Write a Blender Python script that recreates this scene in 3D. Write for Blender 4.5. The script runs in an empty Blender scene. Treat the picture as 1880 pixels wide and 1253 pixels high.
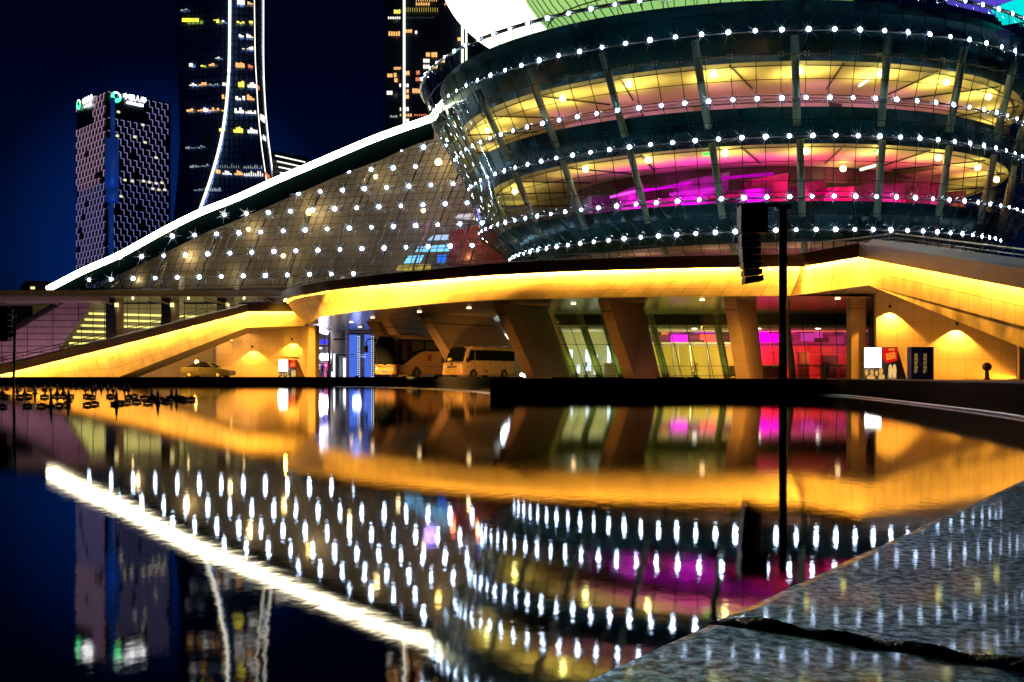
import bpy, bmesh, math, random
from mathutils import Vector, Matrix, Euler
R = math.radians
rnd = random.Random(7)
sc = bpy.context.scene
col = sc.collection

# ------------------------------------------------------------------ camera, world, exposure
F = 1880.0
HC = 0.6          # lens height above the water (water = z 0)
cam = bpy.data.objects.new("camera", bpy.data.cameras.new("camera"))
cam.data.sensor_width = 36; cam.data.lens = 36
cam.data.shift_y = 63.5 / 1880
cam.data.clip_start = 0.02; cam.data.clip_end = 4000
cam.location = (0, 0, HC); cam.rotation_euler = (R(90), 0, 0)
col.objects.link(cam); sc.camera = cam
sc.view_settings.view_transform = 'Standard'; sc.view_settings.look = 'None'
sc.view_settings.exposure = 0; sc.view_settings.gamma = 1
sc.cycles.use_denoising = True
sc.cycles.max_bounces = 7; sc.cycles.glossy_bounces = 4; sc.cycles.transparent_max_bounces = 16
sc.cycles.sample_clamp_indirect = 8; sc.cycles.caustics_reflective = False; sc.cycles.caustics_refractive = False
sc.cycles.blur_glossy = 0.4

world = bpy.data.worlds.new("World"); sc.world = world; world.use_nodes = True
nt = world.node_tree; nt.nodes.clear()
out = nt.nodes.new('ShaderNodeOutputWorld'); bg = nt.nodes.new('ShaderNodeBackground')
tc = nt.nodes.new('ShaderNodeTexCoord'); sep = nt.nodes.new('ShaderNodeSeparateXYZ')
cr = nt.nodes.new('ShaderNodeValToRGB')
nt.links.new(tc.outputs['Generated'], sep.inputs[0]); nt.links.new(sep.outputs['Z'], cr.inputs[0])
e = cr.color_ramp.elements
e[0].position = 0.0; e[0].color = (0.0006, 0.0045, 0.021, 1)
e[1].position = 0.36; e[1].color = (0.0002, 0.0007, 0.0070, 1)
x = cr.color_ramp.elements.new(0.18); x.color = (0.0002, 0.0019, 0.0135, 1)
# city glow low in the sky a little left of the view, round the towers
vd = nt.nodes.new('ShaderNodeVectorMath'); vd.operation = 'DOT_PRODUCT'
gd = Vector((-0.33, 1, 0.12)).normalized(); vd.inputs[1].default_value = gd
mr = nt.nodes.new('ShaderNodeMapRange'); mr.inputs[1].default_value = 0.985; mr.inputs[2].default_value = 1.0
mr.interpolation_type = 'SMOOTHSTEP'
mixw = nt.nodes.new('ShaderNodeMix'); mixw.data_type = 'RGBA'; mixw.blend_type = 'ADD'
mixw.inputs['B'].default_value = (0.0002, 0.010, 0.075, 1)
nt.links.new(tc.outputs['Generated'], vd.inputs[0]); nt.links.new(vd.outputs['Value'], mr.inputs[0])
nt.links.new(mr.outputs[0], mixw.inputs['Factor']); nt.links.new(cr.outputs[0], mixw.inputs['A'])
nt.links.new(mixw.outputs['Result'], bg.inputs['Color']); bg.inputs['Strength'].default_value = 1.0
nt.links.new(bg.outputs[0], out.inputs[0])

def P(px, py, Y):
    return Vector(((px - 940) / F * Y, Y, HC + (690 - py) / F * Y))
def PX(px, Y, Z):
    return Vector(((px - 940) / F * Y, Y, Z))

# ------------------------------------------------------------------ materials
MATS = {}
def mat(name, color=(.5, .5, .5), rough=.5, metal=0.0, emit=None, es=0.0, noise=0.0, nscale=2.0, bump=0.0, bscale=20.0,
        color2=None, brick=None, spec=.5, coord='Object', sampling=None):
    if name in MATS: return MATS[name]
    m = bpy.data.materials.new(name); m.use_nodes = True; MATS[name] = m
    n = m.node_tree; b = n.nodes['Principled BSDF']
    b.inputs['Base Color'].default_value = (*color, 1); b.inputs['Roughness'].default_value = rough
    b.inputs['Metallic'].default_value = metal; b.inputs['Specular IOR Level'].default_value = spec
    if emit:
        b.inputs['Emission Color'].default_value = (*emit, 1); b.inputs['Emission Strength'].default_value = es
    tcn = n.nodes.new('ShaderNodeTexCoord'); src = None
    if noise > 0:
        nz = n.nodes.new('ShaderNodeTexNoise'); nz.inputs['Scale'].default_value = nscale; nz.inputs['Detail'].default_value = 6
        n.links.new(tcn.outputs[coord], nz.inputs['Vector'])
        rp = n.nodes.new('ShaderNodeValToRGB')
        c2 = color2 or tuple(c * (1 - noise) for c in color)
        rp.color_ramp.elements[0].position = .35; rp.color_ramp.elements[1].position = .65
        rp.color_ramp.elements[0].color = (*c2, 1); rp.color_ramp.elements[1].color = (*color, 1)
        n.links.new(nz.outputs['Fac'], rp.inputs[0]); src = rp.outputs[0]
        n.links.new(src, b.inputs['Base Color'])
        mrr = n.nodes.new('ShaderNodeMapRange'); mrr.inputs[3].default_value = max(.02, rough * .75); mrr.inputs[4].default_value = min(1, rough * 1.25)
        n.links.new(nz.outputs['Fac'], mrr.inputs[0]); n.links.new(mrr.outputs[0], b.inputs['Roughness'])
    if bump > 0:
        nb = n.nodes.new('ShaderNodeTexNoise'); nb.inputs['Scale'].default_value = bscale; nb.inputs['Detail'].default_value = 4
        n.links.new(tcn.outputs[coord], nb.inputs['Vector'])
        bp = n.nodes.new('ShaderNodeBump'); bp.inputs['Strength'].default_value = bump; bp.inputs['Distance'].default_value = .02
        n.links.new(nb.outputs['Fac'], bp.inputs['Height']); n.links.new(bp.outputs[0], b.inputs['Normal'])
    if sampling: m.cycles.emission_sampling = sampling
    return m

def emat(name, color, s, sampling='NONE'):
    if name in MATS: return MATS[name]
    m = bpy.data.materials.new(name); m.use_nodes = True; MATS[name] = m
    n = m.node_tree; n.nodes.clear()
    o = n.nodes.new('ShaderNodeOutputMaterial'); em = n.nodes.new('ShaderNodeEmission')
    em.inputs[0].default_value = (*color, 1); em.inputs[1].default_value = s
    n.links.new(em.outputs[0], o.inputs[0]); m.cycles.emission_sampling = sampling
    return m

def two_sided_ior(n, fr, ior):
    """the same facet reflectance whichever side of the sheet is seen"""
    ge = n.nodes.new('ShaderNodeNewGeometry'); mr = n.nodes.new('ShaderNodeMapRange'); mr.inputs[3].default_value = ior; mr.inputs[4].default_value = 1 / ior
    n.links.new(ge.outputs['Backfacing'], mr.inputs[0]); n.links.new(mr.outputs[0], fr.inputs[0])
def glassmat(name, tint, rough=.02, ior=1.5, gain=1.0, bump=0.0):
    m = bpy.data.materials.new(name); m.use_nodes = True; MATS[name] = m
    n = m.node_tree; n.nodes.clear()
    o = n.nodes.new('ShaderNodeOutputMaterial'); mx = n.nodes.new('ShaderNodeMixShader')
    t = n.nodes.new('ShaderNodeBsdfTransparent'); g = n.nodes.new('ShaderNodeBsdfGlossy'); fr = n.nodes.new('ShaderNodeFresnel')
    t.inputs[0].default_value = (*tint, 1); g.inputs['Roughness'].default_value = rough; g.inputs[0].default_value = (.9, 1, 1, 1)
    two_sided_ior(n, fr, ior)
    ml = n.nodes.new('ShaderNodeMath'); ml.operation = 'MULTIPLY'; ml.inputs[1].default_value = gain; ml.use_clamp = True
    n.links.new(fr.outputs[0], ml.inputs[0]); n.links.new(ml.outputs[0], mx.inputs[0])
    n.links.new(t.outputs[0], mx.inputs[1]); n.links.new(g.outputs[0], mx.inputs[2]); n.links.new(mx.outputs[0], o.inputs[0])
    if bump:
        tcn = n.nodes.new('ShaderNodeTexCoord'); nb = n.nodes.new('ShaderNodeTexNoise'); nb.inputs['Scale'].default_value = .35
        bp = n.nodes.new('ShaderNodeBump'); bp.inputs['Strength'].default_value = bump; bp.inputs['Distance'].default_value = .3
        n.links.new(tcn.outputs['Object'], nb.inputs['Vector']); n.links.new(nb.outputs['Fac'], bp.inputs['Height'])
        n.links.new(bp.outputs[0], g.inputs['Normal'])
    return m

def panelmat(name, color, rough, bw, bh, mortar=.02, dark=.45, vary=.12, axes='XZ', bump=0, stain=.0, spec=.4, offset=.0):
    """cladding panels with joints, laid out in metres on the object's own coordinates"""
    m = bpy.data.materials.new(name); m.use_nodes = True; MATS[name] = m
    n = m.node_tree; b = n.nodes['Principled BSDF']; b.inputs['Roughness'].default_value = rough; b.inputs['Specular IOR Level'].default_value = spec
    tcn = n.nodes.new('ShaderNodeTexCoord'); sp = n.nodes.new('ShaderNodeSeparateXYZ'); cb = n.nodes.new('ShaderNodeCombineXYZ')
    n.links.new(tcn.outputs['UV' if axes == 'UV' else 'Object'], sp.inputs[0])
    if axes == 'UV': n.links.new(sp.outputs[0], cb.inputs[0]); n.links.new(sp.outputs[1], cb.inputs[1])
    else: n.links.new(sp.outputs['XYZ'.index(axes[0])], cb.inputs[0]); n.links.new(sp.outputs['XYZ'.index(axes[1])], cb.inputs[1])
    bt = n.nodes.new('ShaderNodeTexBrick'); bt.offset = offset; bt.inputs['Scale'].default_value = 1
    bt.inputs['Brick Width'].default_value = bw; bt.inputs['Row Height'].default_value = bh; bt.inputs['Mortar Size'].default_value = mortar
    bt.inputs['Color1'].default_value = (*color, 1); bt.inputs['Color2'].default_value = (*[c * (1 - vary) for c in color], 1)
    bt.inputs['Mortar'].default_value = (*[c * dark for c in color], 1)
    n.links.new(cb.outputs[0], bt.inputs['Vector'])
    nz = n.nodes.new('ShaderNodeTexNoise'); nz.inputs['Scale'].default_value = .9; nz.inputs['Detail'].default_value = 8
    n.links.new(tcn.outputs['Object'], nz.inputs['Vector'])
    mr = n.nodes.new('ShaderNodeMapRange'); mr.inputs[1].default_value = .35; mr.inputs[2].default_value = .75
    mr.inputs[3].default_value = 1 - stain; mr.inputs[4].default_value = 1
    n.links.new(nz.outputs['Fac'], mr.inputs[0])
    mx = n.nodes.new('ShaderNodeMix'); mx.data_type = 'RGBA'; mx.blend_type = 'MULTIPLY'; mx.inputs['Factor'].default_value = 1
    n.links.new(bt.outputs['Color'], mx.inputs['A']); n.links.new(mr.outputs[0], mx.inputs['B'])
    n.links.new(mx.outputs['Result'], b.inputs['Base Color'])
    return m

STONE = panelmat('sandstone_cladding', (.62, .55, .45), .55, 1.15, 1.0, .018, .32, .14, 'UV', stain=.36)
STONE_WALL = panelmat('sandstone_wall', (.60, .52, .42), .55, .95, 1.25, .012, .55, .14, 'XZ', stain=.15)
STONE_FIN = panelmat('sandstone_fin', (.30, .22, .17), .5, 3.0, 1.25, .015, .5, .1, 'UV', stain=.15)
DARKSTONE = panelmat('bronze_cornice', (.055, .035, .02), .4, 1.4, 1.2, .02, .35, .25, 'UV', stain=.3)
KERB = panelmat('dark_granite_kerb', (.010, .016, .022), .6, 1.0, .6, .004, .3, .3, 'UV', stain=.3, spec=.06)
STEEL = mat('dark_steel', (.012, .02, .024), .35, .6)
BLACK = mat('black_paint', (.006, .006, .008), .45)
BRUSH = mat('brushed_steel', (.5, .52, .5), .28, 1.0)
GREY = mat('grey_metal', (.30, .31, .31), .4, .3, noise=.2, nscale=1.5)
TEAL = mat('teal_spandrel', (.008, .115, .125), .28, 0, noise=.5, nscale=.25)
CONC = mat('concrete', (.22, .21, .20), .8, noise=.3, nscale=1.5)
CREAM = mat('cream_plaster', (.66, .58, .36), .7, noise=.12, nscale=.5)
AMBER = (1.0, .42, .034)
LED_AMBER = emat('amber_led_strip', AMBER, 1000, 'FRONT_BACK')
LED_WHITE = emat('warm_white_led_tube', (1.0, .86, .56), 15, 'FRONT_BACK')
BULB = emat('cool_white_bulb', (.55, .72, 1.0), 75, 'FRONT')
WARMBULB = emat('warm_bulb', (1.0, .62, .16), 22, 'FRONT')
DOWN = emat('downlight_glow', (1.0, .66, .30), 9, 'NONE')
GLASS = glassmat('teal_glass', (.78, .92, .90), .015, 1.45, .75, .04)
GLASS2 = glassmat('clear_glass', (.86, .92, .90), .01, 1.45, 1.0)

# ------------------------------------------------------------------ mesh building
class MB:
    def __init__(s): s.v = []; s.f = []; s.m = []; s.uv = {}; s.mi = 0
    def face(s, pts, uv=None):
        i = len(s.v); s.v += [Vector(p) for p in pts]; s.f.append(tuple(range(i, i + len(pts)))); s.m.append(s.mi)
        if uv: s.uv[len(s.f) - 1] = uv
    def grid(s, rows, close=False, uv=False):
        """rows: list of lists of points (same length)"""
        i = len(s.v); n = len(rows[0])
        for r in rows: s.v += [Vector(p) for p in r]
        if uv:
            U = [0]
            for k in range(1, n): U.append(U[-1] + (Vector(rows[0][k]) - Vector(rows[0][k - 1])).length)
            Vv = [0]
            for k in range(1, len(rows)): Vv.append(Vv[-1] + (Vector(rows[k][n // 2]) - Vector(rows[k - 1][n // 2])).length)
        for a in range(len(rows) - 1):
            for b in range(n if close else n - 1):
                c = (b + 1) % n
                s.f.append((i + a * n + b, i + a * n + c, i + (a + 1) * n + c, i + (a + 1) * n + b)); s.m.append(s.mi)
                if uv: s.uv[len(s.f) - 1] = [(U[b], Vv[a]), (U[c], Vv[a]), (U[c], Vv[a + 1]), (U[b], Vv[a + 1])]
    def box(s, c, d, rz=0.0):
        x, y, z = [k / 2 for k in d]; M = Matrix.Rotation(rz, 3, 'Z'); c = Vector(c); i = len(s.v)
        for p in ((-x, -y, -z), (x, -y, -z), (x, y, -z), (-x, y, -z), (-x, -y, z), (x, -y, z), (x, y, z), (-x, y, z)):
            s.v.append(c + M @ Vector(p))
        for f in ((0, 3, 2, 1), (4, 5, 6, 7), (0, 1, 5, 4), (1, 2, 6, 5), (2, 3, 7, 6), (3, 0, 4, 7)):
            s.f.append(tuple(i + k for k in f)); s.m.append(s.mi)
        return s
    def hexa(s, p):
        """8 points: bottom 4, top 4"""
        i = len(s.v); s.v += [Vector(q) for q in p]
        for f in ((0, 3, 2, 1), (4, 5, 6, 7), (0, 1, 5, 4), (1, 2, 6, 5), (2, 3, 7, 6), (3, 0, 4, 7)):
            s.f.append(tuple(i + k for k in f)); s.m.append(s.mi)
            q = [Vector(p[k]) for k in f]; w = (q[1] - q[0]).length; h = (q[3] - q[0]).length
            s.uv[len(s.f) - 1] = [(0, 0), (w, 0), (w, h), (0, h)]
        return s
    def tube(s, pts, r, n=6, r1=None, cap=True):
        pts = [Vector(p) for p in pts]; i = len(s.v); K = len(pts)
        for k, p in enumerate(pts):
            d = (pts[min(k + 1, K - 1)] - pts[max(k - 1, 0)])
            if d.length < 1e-9: d = Vector((0, 0, 1))
            d.normalize(); u = d.cross(Vector((0, 0, 1)))
            if u.length < .05: u = d.cross(Vector((0, 1, 0)))
            u.normalize(); w = d.cross(u)
            rr = r if r1 is None else r + (r1 - r) * k / (K - 1)
            for a in range(n):
                t = 2 * math.pi * (a + .5) / n; s.v.append(p + u * math.cos(t) * rr + w * math.sin(t) * rr)
        for k in range(K - 1):
            for a in range(n):
                b = (a + 1) % n; s.f.append((i + k * n + a, i + k * n + b, i + (k + 1) * n + b, i + (k + 1) * n + a)); s.m.append(s.mi)
        if cap:
            s.f.append(tuple(i + a for a in reversed(range(n)))); s.f.append(tuple(i + (K - 1) * n + a for a in range(n))); s.m += [s.mi] * 2
        return s
    def lathe(s, prof, c=(0, 0, 0), n=16, axis='Z', sx=1, sy=1):
        c = Vector(c); rows = []
        for r, z in prof:
            row = []
            for a in range(n):
                t = 2 * math.pi * a / n; p = (r * math.cos(t) * sx, r * math.sin(t) * sy, z)
                if axis == 'Y': p = (p[0], z, p[1])
                if axis == 'X': p = (z, p[0], p[1])
                row.append(c + Vector(p))
            rows.append(row)
        s.grid(rows, close=True)
        i = len(s.v) - n * len(rows)
        s.f.append(tuple(i + a for a in reversed(range(n)))); s.f.append(tuple(i + (len(rows) - 1) * n + a for a in range(n))); s.m += [s.mi] * 2
        return s
    def ball(s, c, r, n=10, k=6, sz=1.0):
        return s.lathe([(max(1e-4, r * math.sin(math.pi * j / k)), -r * sz * math.cos(math.pi * j / k)) for j in range(k + 1)], c, n)
    def prism(s, poly, z0, z1):
        n = len(poly); i = len(s.v)
        s.v += [Vector((p[0], p[1], z0)) for p in poly] + [Vector((p[0], p[1], z1)) for p in poly]
        s.f.append(tuple(i + k for k in reversed(range(n)))); s.f.append(tuple(i + n + k for k in range(n))); s.m += [s.mi] * 2
        for k in range(n):
            j = (k + 1) % n; s.f.append((i + k, i + j, i + n + j, i + n + k)); s.m.append(s.mi)
        return s
    def slabz(s, poly3, th):
        """polygon in 3D thickened downward"""
        n = len(poly3); i = len(s.v); s.v += [Vector(p) for p in poly3] + [Vector(p) - Vector((0, 0, th)) for p in poly3]
        s.f.append(tuple(i + k for k in range(n))); s.f.append(tuple(i + n + k for k in reversed(range(n)))); s.m += [s.mi] * 2
        for k in range(n):
            j = (k + 1) % n; s.f.append((i + k, i + n + k, i + n + j, i + j)); s.m.append(s.mi)
        return s
    def build(s, name, mats, parent=None, smooth=False, local=False, recalc=False):
        me = bpy.data.meshes.new(name); off = Vector((0, 0, 0))
        if parent is not None and not local: off = ORG.get(parent.name, Vector((0, 0, 0)))
        me.from_pydata([tuple(p - off) for p in s.v], [], s.f)
        if not isinstance(mats, (list, tuple)): mats = [mats]
        for m in mats: me.materials.append(m)
        for k, p in enumerate(me.polygons):
            p.material_index = min(s.m[k], len(mats) - 1); p.use_smooth = smooth
        if s.uv:
            ul = me.uv_layers.new(name='UVMap').data
            for k, uv in s.uv.items():
                for li, q in zip(me.polygons[k].loop_indices, uv): ul[li].uv = q
        if recalc:
            bm = bmesh.new(); bm.from_mesh(me); bmesh.ops.recalc_face_normals(bm, faces=bm.faces); bm.to_mesh(me); bm.free()
        o = bpy.data.objects.new(name, me); col.objects.link(o)
        if parent is not None: o.parent = parent; ORG[o.name] = ORG.get(parent.name, Vector((0, 0, 0)))
        return o
ORG = {}
def tag(o, label=None, cat=None, group=None, kind=None):
    if label: o['label'] = label
    if cat: o['category'] = cat
    if group: o['group'] = group
    if kind: o['kind'] = kind
    return o
def thing(name, label, cat, loc=(0, 0, 0), rz=0.0, group=None):
    o = bpy.data.objects.new(name, None); col.objects.link(o); o.location = loc; o.rotation_euler = (0, 0, rz)
    o.empty_display_size = .2; ORG[o.name] = Vector(loc); return tag(o, label, cat, group)
def struct(o): o['kind'] = 'structure'; return o
def copy_tree(o, parent=None):
    c = o.copy(); col.objects.link(c); c.parent = parent
    for ch in list(o.children): copy_tree(ch, c)
    return c
def lerp(a, b, t): return a + (b - a) * t
def interp(pts, x):
    for (x0, y0), (x1, y1) in zip(pts, pts[1:]):
        if x <= x1: return lerp(y0, y1, (x - x0) / (x1 - x0))
    (x0, y0), (x1, y1) = pts[-2:]; return lerp(y0, y1, (x - x0) / (x1 - x0))
def smoothline(pts, n=6):
    """Catmull-Rom through 2D/3D points"""
    P_ = [Vector(p) for p in pts]; P_ = [P_[0] * 2 - P_[1]] + P_ + [P_[-1] * 2 - P_[-2]]; o = []
    for i in range(1, len(P_) - 2):
        a, b, c, d = P_[i - 1:i + 3]
        for k in range(n):
            t = k / n
            o.append(.5 * ((2 * b) + (c - a) * t + (2 * a - 5 * b + 4 * c - d) * t * t + (-a + 3 * b - 3 * c + d) * t ** 3))
    o.append(P_[-2]); return o
def resample(pts, n):
    L = [0]
    for a, b in zip(pts, pts[1:]): L.append(L[-1] + (b - a).length)
    o = []; j = 0
    for k in range(n):
        d = L[-1] * k / (n - 1)
        while j < len(pts) - 2 and L[j + 1] < d: j += 1
        o.append(pts[j].lerp(pts[j + 1], (d - L[j]) / max(1e-9, L[j + 1] - L[j])))
    return o
def light(kind, loc, power, color=(1, 1, 1), size=.2, rot=None, spot=None, blend=.3, sizey=None):
    l = bpy.data.lights.new(kind.lower() + '_light', kind); l.energy = power; l.color = color
    if kind == 'AREA':
        l.size = size
        if sizey: l.shape = 'RECTANGLE'; l.size_y = sizey
    else: l.shadow_soft_size = size
    if spot: l.spot_size = spot; l.spot_blend = blend
    o = bpy.data.objects.new(kind.lower() + '_light', l); col.objects.link(o); o.location = loc
    if rot: o.rotation_euler = rot
    return o
def text_obj(s, size, ext, m, parent, M, name='lettering', align='CENTER', bold=.0, font=None):
    cu = bpy.data.curves.new('t', 'FONT'); cu.body = s; cu.size = size; cu.extrude = ext; cu.align_x = align; cu.align_y = 'CENTER'; cu.offset = bold
    cu.resolution_u = 3
    t = bpy.data.objects.new('t', cu); col.objects.link(t); bpy.context.view_layer.update()
    me = bpy.data.meshes.new_from_object(t.evaluated_get(bpy.context.evaluated_depsgraph_get()))
    bpy.data.objects.remove(t); me.materials.clear(); me.materials.append(m); me.name = name
    off = ORG.get(parent.name, Vector((0, 0, 0))) if parent is not None else Vector((0, 0, 0))
    me.transform(Matrix.Translation(-off) @ M)
    o = bpy.data.objects.new(name, me); col.objects.link(o)
    if parent is not None: o.parent = parent; ORG[o.name] = off
    return o
def frameM(o, xdir, up=Vector((0, 0, 1))):
    """text matrix: x along xdir, y up"""
    xd = Vector(xdir).normalized(); n = xd.cross(up).normalized(); u = n.cross(xd)
    M = Matrix((xd, u, n)).transposed().to_4x4(); M.translation = Vector(o); return M

# ================================================================== SETTING
# water
wm = bpy.data.materials.new('still_water'); wm.use_nodes = True
n = wm.node_tree; b = n.nodes['Principled BSDF']
b.inputs['Base Color'].default_value = (.0015, .004, .009, 1); b.inputs['IOR'].default_value = 1.42
b.inputs['Roughness'].default_value = .064
tcn = n.nodes.new('ShaderNodeTexCoord'); mp = n.nodes.new('ShaderNodeMapping'); mp.inputs['Scale'].default_value = (1, .6, 1)
nz = n.nodes.new('ShaderNodeTexNoise'); nz.inputs['Scale'].default_value = 14; nz.inputs['Detail'].default_value = 2
bp = n.nodes.new('ShaderNodeBump'); bp.inputs['Strength'].default_value = .02; bp.inputs['Distance'].default_value = .012
n.links.new(tcn.outputs['Object'], mp.inputs[0]); n.links.new(mp.outputs[0], nz.inputs['Vector'])
n.links.new(nz.outputs['Fac'], bp.inputs['Height']); n.links.new(bp.outputs[0], b.inputs['Normal'])
m_ = MB(); m_.face([(-260, -8, 0), (60, -8, 0), (60, 90, 0), (-260, 90, 0)]); struct(m_.build('water', wm))
def coat(mt, rough, ior, gloss_in=None, gain=1.0):
    """diffuse body under a Beckmann surface reflection (short highlight tails)"""
    n = mt.node_tree; b = n.nodes['Principled BSDF']; o = n.nodes['Material Output']
    d = n.nodes.new('ShaderNodeBsdfDiffuse'); g = n.nodes.new('ShaderNodeBsdfGlossy'); g.distribution = 'BECKMANN'; g.inputs['Color'].default_value = (1, 1, 1, 1)
    fr = n.nodes.new('ShaderNodeFresnel'); two_sided_ior(n, fr, ior); mx = n.nodes.new('ShaderNodeMixShader'); g.inputs['Roughness'].default_value = rough
    if b.inputs['Base Color'].links: n.links.new(b.inputs['Base Color'].links[0].from_socket, d.inputs[0])
    else: d.inputs[0].default_value = b.inputs['Base Color'].default_value
    if b.inputs['Normal'].links:
        for q in (g, fr): n.links.new(b.inputs['Normal'].links[0].from_socket, q.inputs['Normal'])
    if gloss_in: n.links.new(gloss_in, g.inputs['Roughness'])
    ml = n.nodes.new('ShaderNodeMath'); ml.operation = 'MULTIPLY'; ml.inputs[1].default_value = gain; ml.use_clamp = True; n.links.new(fr.outputs[0], ml.inputs[0])
    n.links.new(ml.outputs[0], mx.inputs[0]); n.links.new(d.outputs[0], mx.inputs[1]); n.links.new(g.outputs[0], mx.inputs[2]); n.links.new(mx.outputs[0], o.inputs[0])
coat(wm, .054, 1.6, gain=1.25); coat(KERB, .35, 1.3, gain=.10)
# ground under everything to the horizon
m_ = MB(); m_.face([(-3000, -600, -.9), (3000, -600, -.9), (3000, 3200, -.9), (-3000, 3200, -.9)])
struct(m_.build('ground', mat('asphalt', (.05, .05, .055), .8, noise=.3, nscale=.6)))

# pool edge path (foreground -> right -> far block), kerb top 0.5
KT = .5
near_path = [(-1.1, -1.25), (-.45, -.33), (.0213, .334), (.0844, .418), (.30, .723), (.514, 1.027)]
far_path = [(.514, 1.027), (1.2, 2.02), (2.6, 4.2), (4.4, 7.4), (6.0, 11.2), (7.3, 14.8), (8.45, 20.9), (9.5, 27.6), (9.7, 30.6), (8.9, 32.9), (6.8, 33.9), (3, 34), (-.72, 34)]
fp = smoothline(far_path, 8)
def offpath(pts, d):
    o = []
    for k, p in enumerate(pts):
        t = (pts[min(k + 1, len(pts) - 1)] - pts[max(k - 1, 0)]).normalized(); o.append(p + Vector((t.y, -t.x)) * d)
    return o
inn = fp[2:]; outp = offpath(inn, 1.1)
m_ = MB(); z3 = lambda p, z: Vector((p.x, p.y, z))
inn2 = offpath(inn, .02)
m_.grid([[z3(p, -.3) for p in inn], [z3(p, KT - .02) for p in inn], [z3(p, KT) for p in inn2], [z3(p, KT) for p in outp], [z3(p, .3) for p in outp]], uv=True)
m_.face([z3(inn[-1], -.3), z3(inn[-1], KT), z3(outp[-1], KT), z3(outp[-1], -.3)])
struct(m_.build('pool_kerb', KERB))
m_ = MB(); m_.tube([z3(p, .022) for p in offpath(inn, -.03)], .02, 5); m_.build('waterline_trim', BRUSH)
tag(bpy.data.objects['waterline_trim'], 'thin pale steel trim curving along the waterline at the right kerb', 'trim')
arc = smoothline([(-9.5, 54), (-6.5, 51), (-3.6, 45), (-1.6, 38.5), (-.74, 34.2)], 6)
m_ = MB(); m_.grid([[z3(p, -.1) for p in arc], [z3(p, .025) for p in arc], [z3(p + Vector((.3, .3)), .03) for p in arc]])
tag(m_.build('submerged_ledge', BRUSH), 'thin metal ledge curving at the waterline left of the dark kerb block', 'ledge')
# far left kerb at Y 76
m_ = MB(); m_.hexa([(-80, 76, -.3), (14, 76, -.3), (14, 77, -.3), (-80, 77, -.3), (-80, 76, KT), (14, 76, KT), (14, 77, KT), (-80, 77, KT)])
struct(m_.build('far_kerb', KERB))
PAVE = panelmat('plaza_paving', (.16, .15, .14), .45, .8, .8, .01, .5, .2, 'XY', stain=.2)
m_ = MB(); m_.face([(-90, 76.9, .35), (90, 76.9, .35), (90, 150, .35), (-90, 150, .35)])
pz = [z3(p, .35) for p in offpath(inn, .9)]
m_.face([*pz, Vector((-.72, 76.95, .352)), Vector((60, 76.95, .352)), Vector((60, 2, .352))])
struct(m_.build('plaza', PAVE))

# ------------------------------------------------------------------ foreground granite slabs
gm = bpy.data.materials.new('speckled_granite'); gm.use_nodes = True; n = gm.node_tree; b = n.nodes['Principled BSDF']
tcn = n.nodes.new('ShaderNodeTexCoord')
def noise(s, d=4, r=.6):
    q = n.nodes.new('ShaderNodeTexNoise'); q.inputs['Scale'].default_value = s; q.inputs['Detail'].default_value = d; q.inputs['Roughness'].default_value = r
    n.links.new(tcn.outputs['Object'], q.inputs['Vector']); return q
n1 = noise(190, 4, .65); n2 = noise(14, 3); n3 = noise(520, 2)
vo = n.nodes.new('ShaderNodeTexVoronoi'); vo.inputs['Scale'].default_value = 420; n.links.new(tcn.outputs['Object'], vo.inputs['Vector'])
rp = n.nodes.new('ShaderNodeValToRGB'); el = rp.color_ramp.elements
el[0].position = .40; el[0].color = (.07, .12, .15, 1); el[1].position = .60; el[1].color = (.66, .80, .84, 1)
k_ = el.new(.49); k_.color = (.28, .38, .42, 1)
n.links.new(n1.outputs['Fac'], rp.inputs[0])
mx = n.nodes.new('ShaderNodeMix'); mx.data_type = 'RGBA'; mx.blend_type = 'MULTIPLY'; mx.inputs['Factor'].default_value = .35
n.links.new(rp.outputs[0], mx.inputs['A']); n.links.new(vo.outputs['Color'], mx.inputs['B'])
hs = n.nodes.new('ShaderNodeHueSaturation'); hs.inputs['Saturation'].default_value = .35; n.links.new(mx.outputs['Result'], hs.inputs['Color'])
mx2 = n.nodes.new('ShaderNodeMix'); mx2.data_type = 'RGBA'; mx2.blend_type = 'MULTIPLY'; mx2.inputs['Factor'].default_value = .6
cr2 = n.nodes.new('ShaderNodeValToRGB'); cr2.color_ramp.elements[0].color = (.55, .6, .62, 1); cr2.color_ramp.elements[0].position = .35; cr2.color_ramp.elements[1].position = .65
n.links.new(n2.outputs['Fac'], cr2.inputs[0]); n.links.new(hs.outputs[0], mx2.inputs['A']); n.links.new(cr2.outputs[0], mx2.inputs['B'])
n.links.new(mx2.outputs['Result'], b.inputs['Base Color'])
mr2 = n.nodes.new('ShaderNodeMapRange'); mr2.inputs[1].default_value = .35; mr2.inputs[2].default_value = .65; mr2.inputs[3].default_value = .10; mr2.inputs[4].default_value = .27
n.links.new(n1.outputs['Fac'], mr2.inputs[0]); n.links.new(mr2.outputs[0], b.inputs['Roughness'])
bp = n.nodes.new('ShaderNodeBump'); bp.inputs['Strength'].default_value = .05; bp.inputs['Distance'].default_value = .0006; b.inputs['IOR'].default_value = 1.42
n.links.new(n3.outputs['Fac'], bp.inputs['Height'])
b.inputs['IOR'].default_value = 1.6
mr2.inputs[3].default_value = .04; mr2.inputs[4].default_value = .085; coat(gm, .12, 1.45, mr2.outputs[0], gain=.20)
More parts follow.
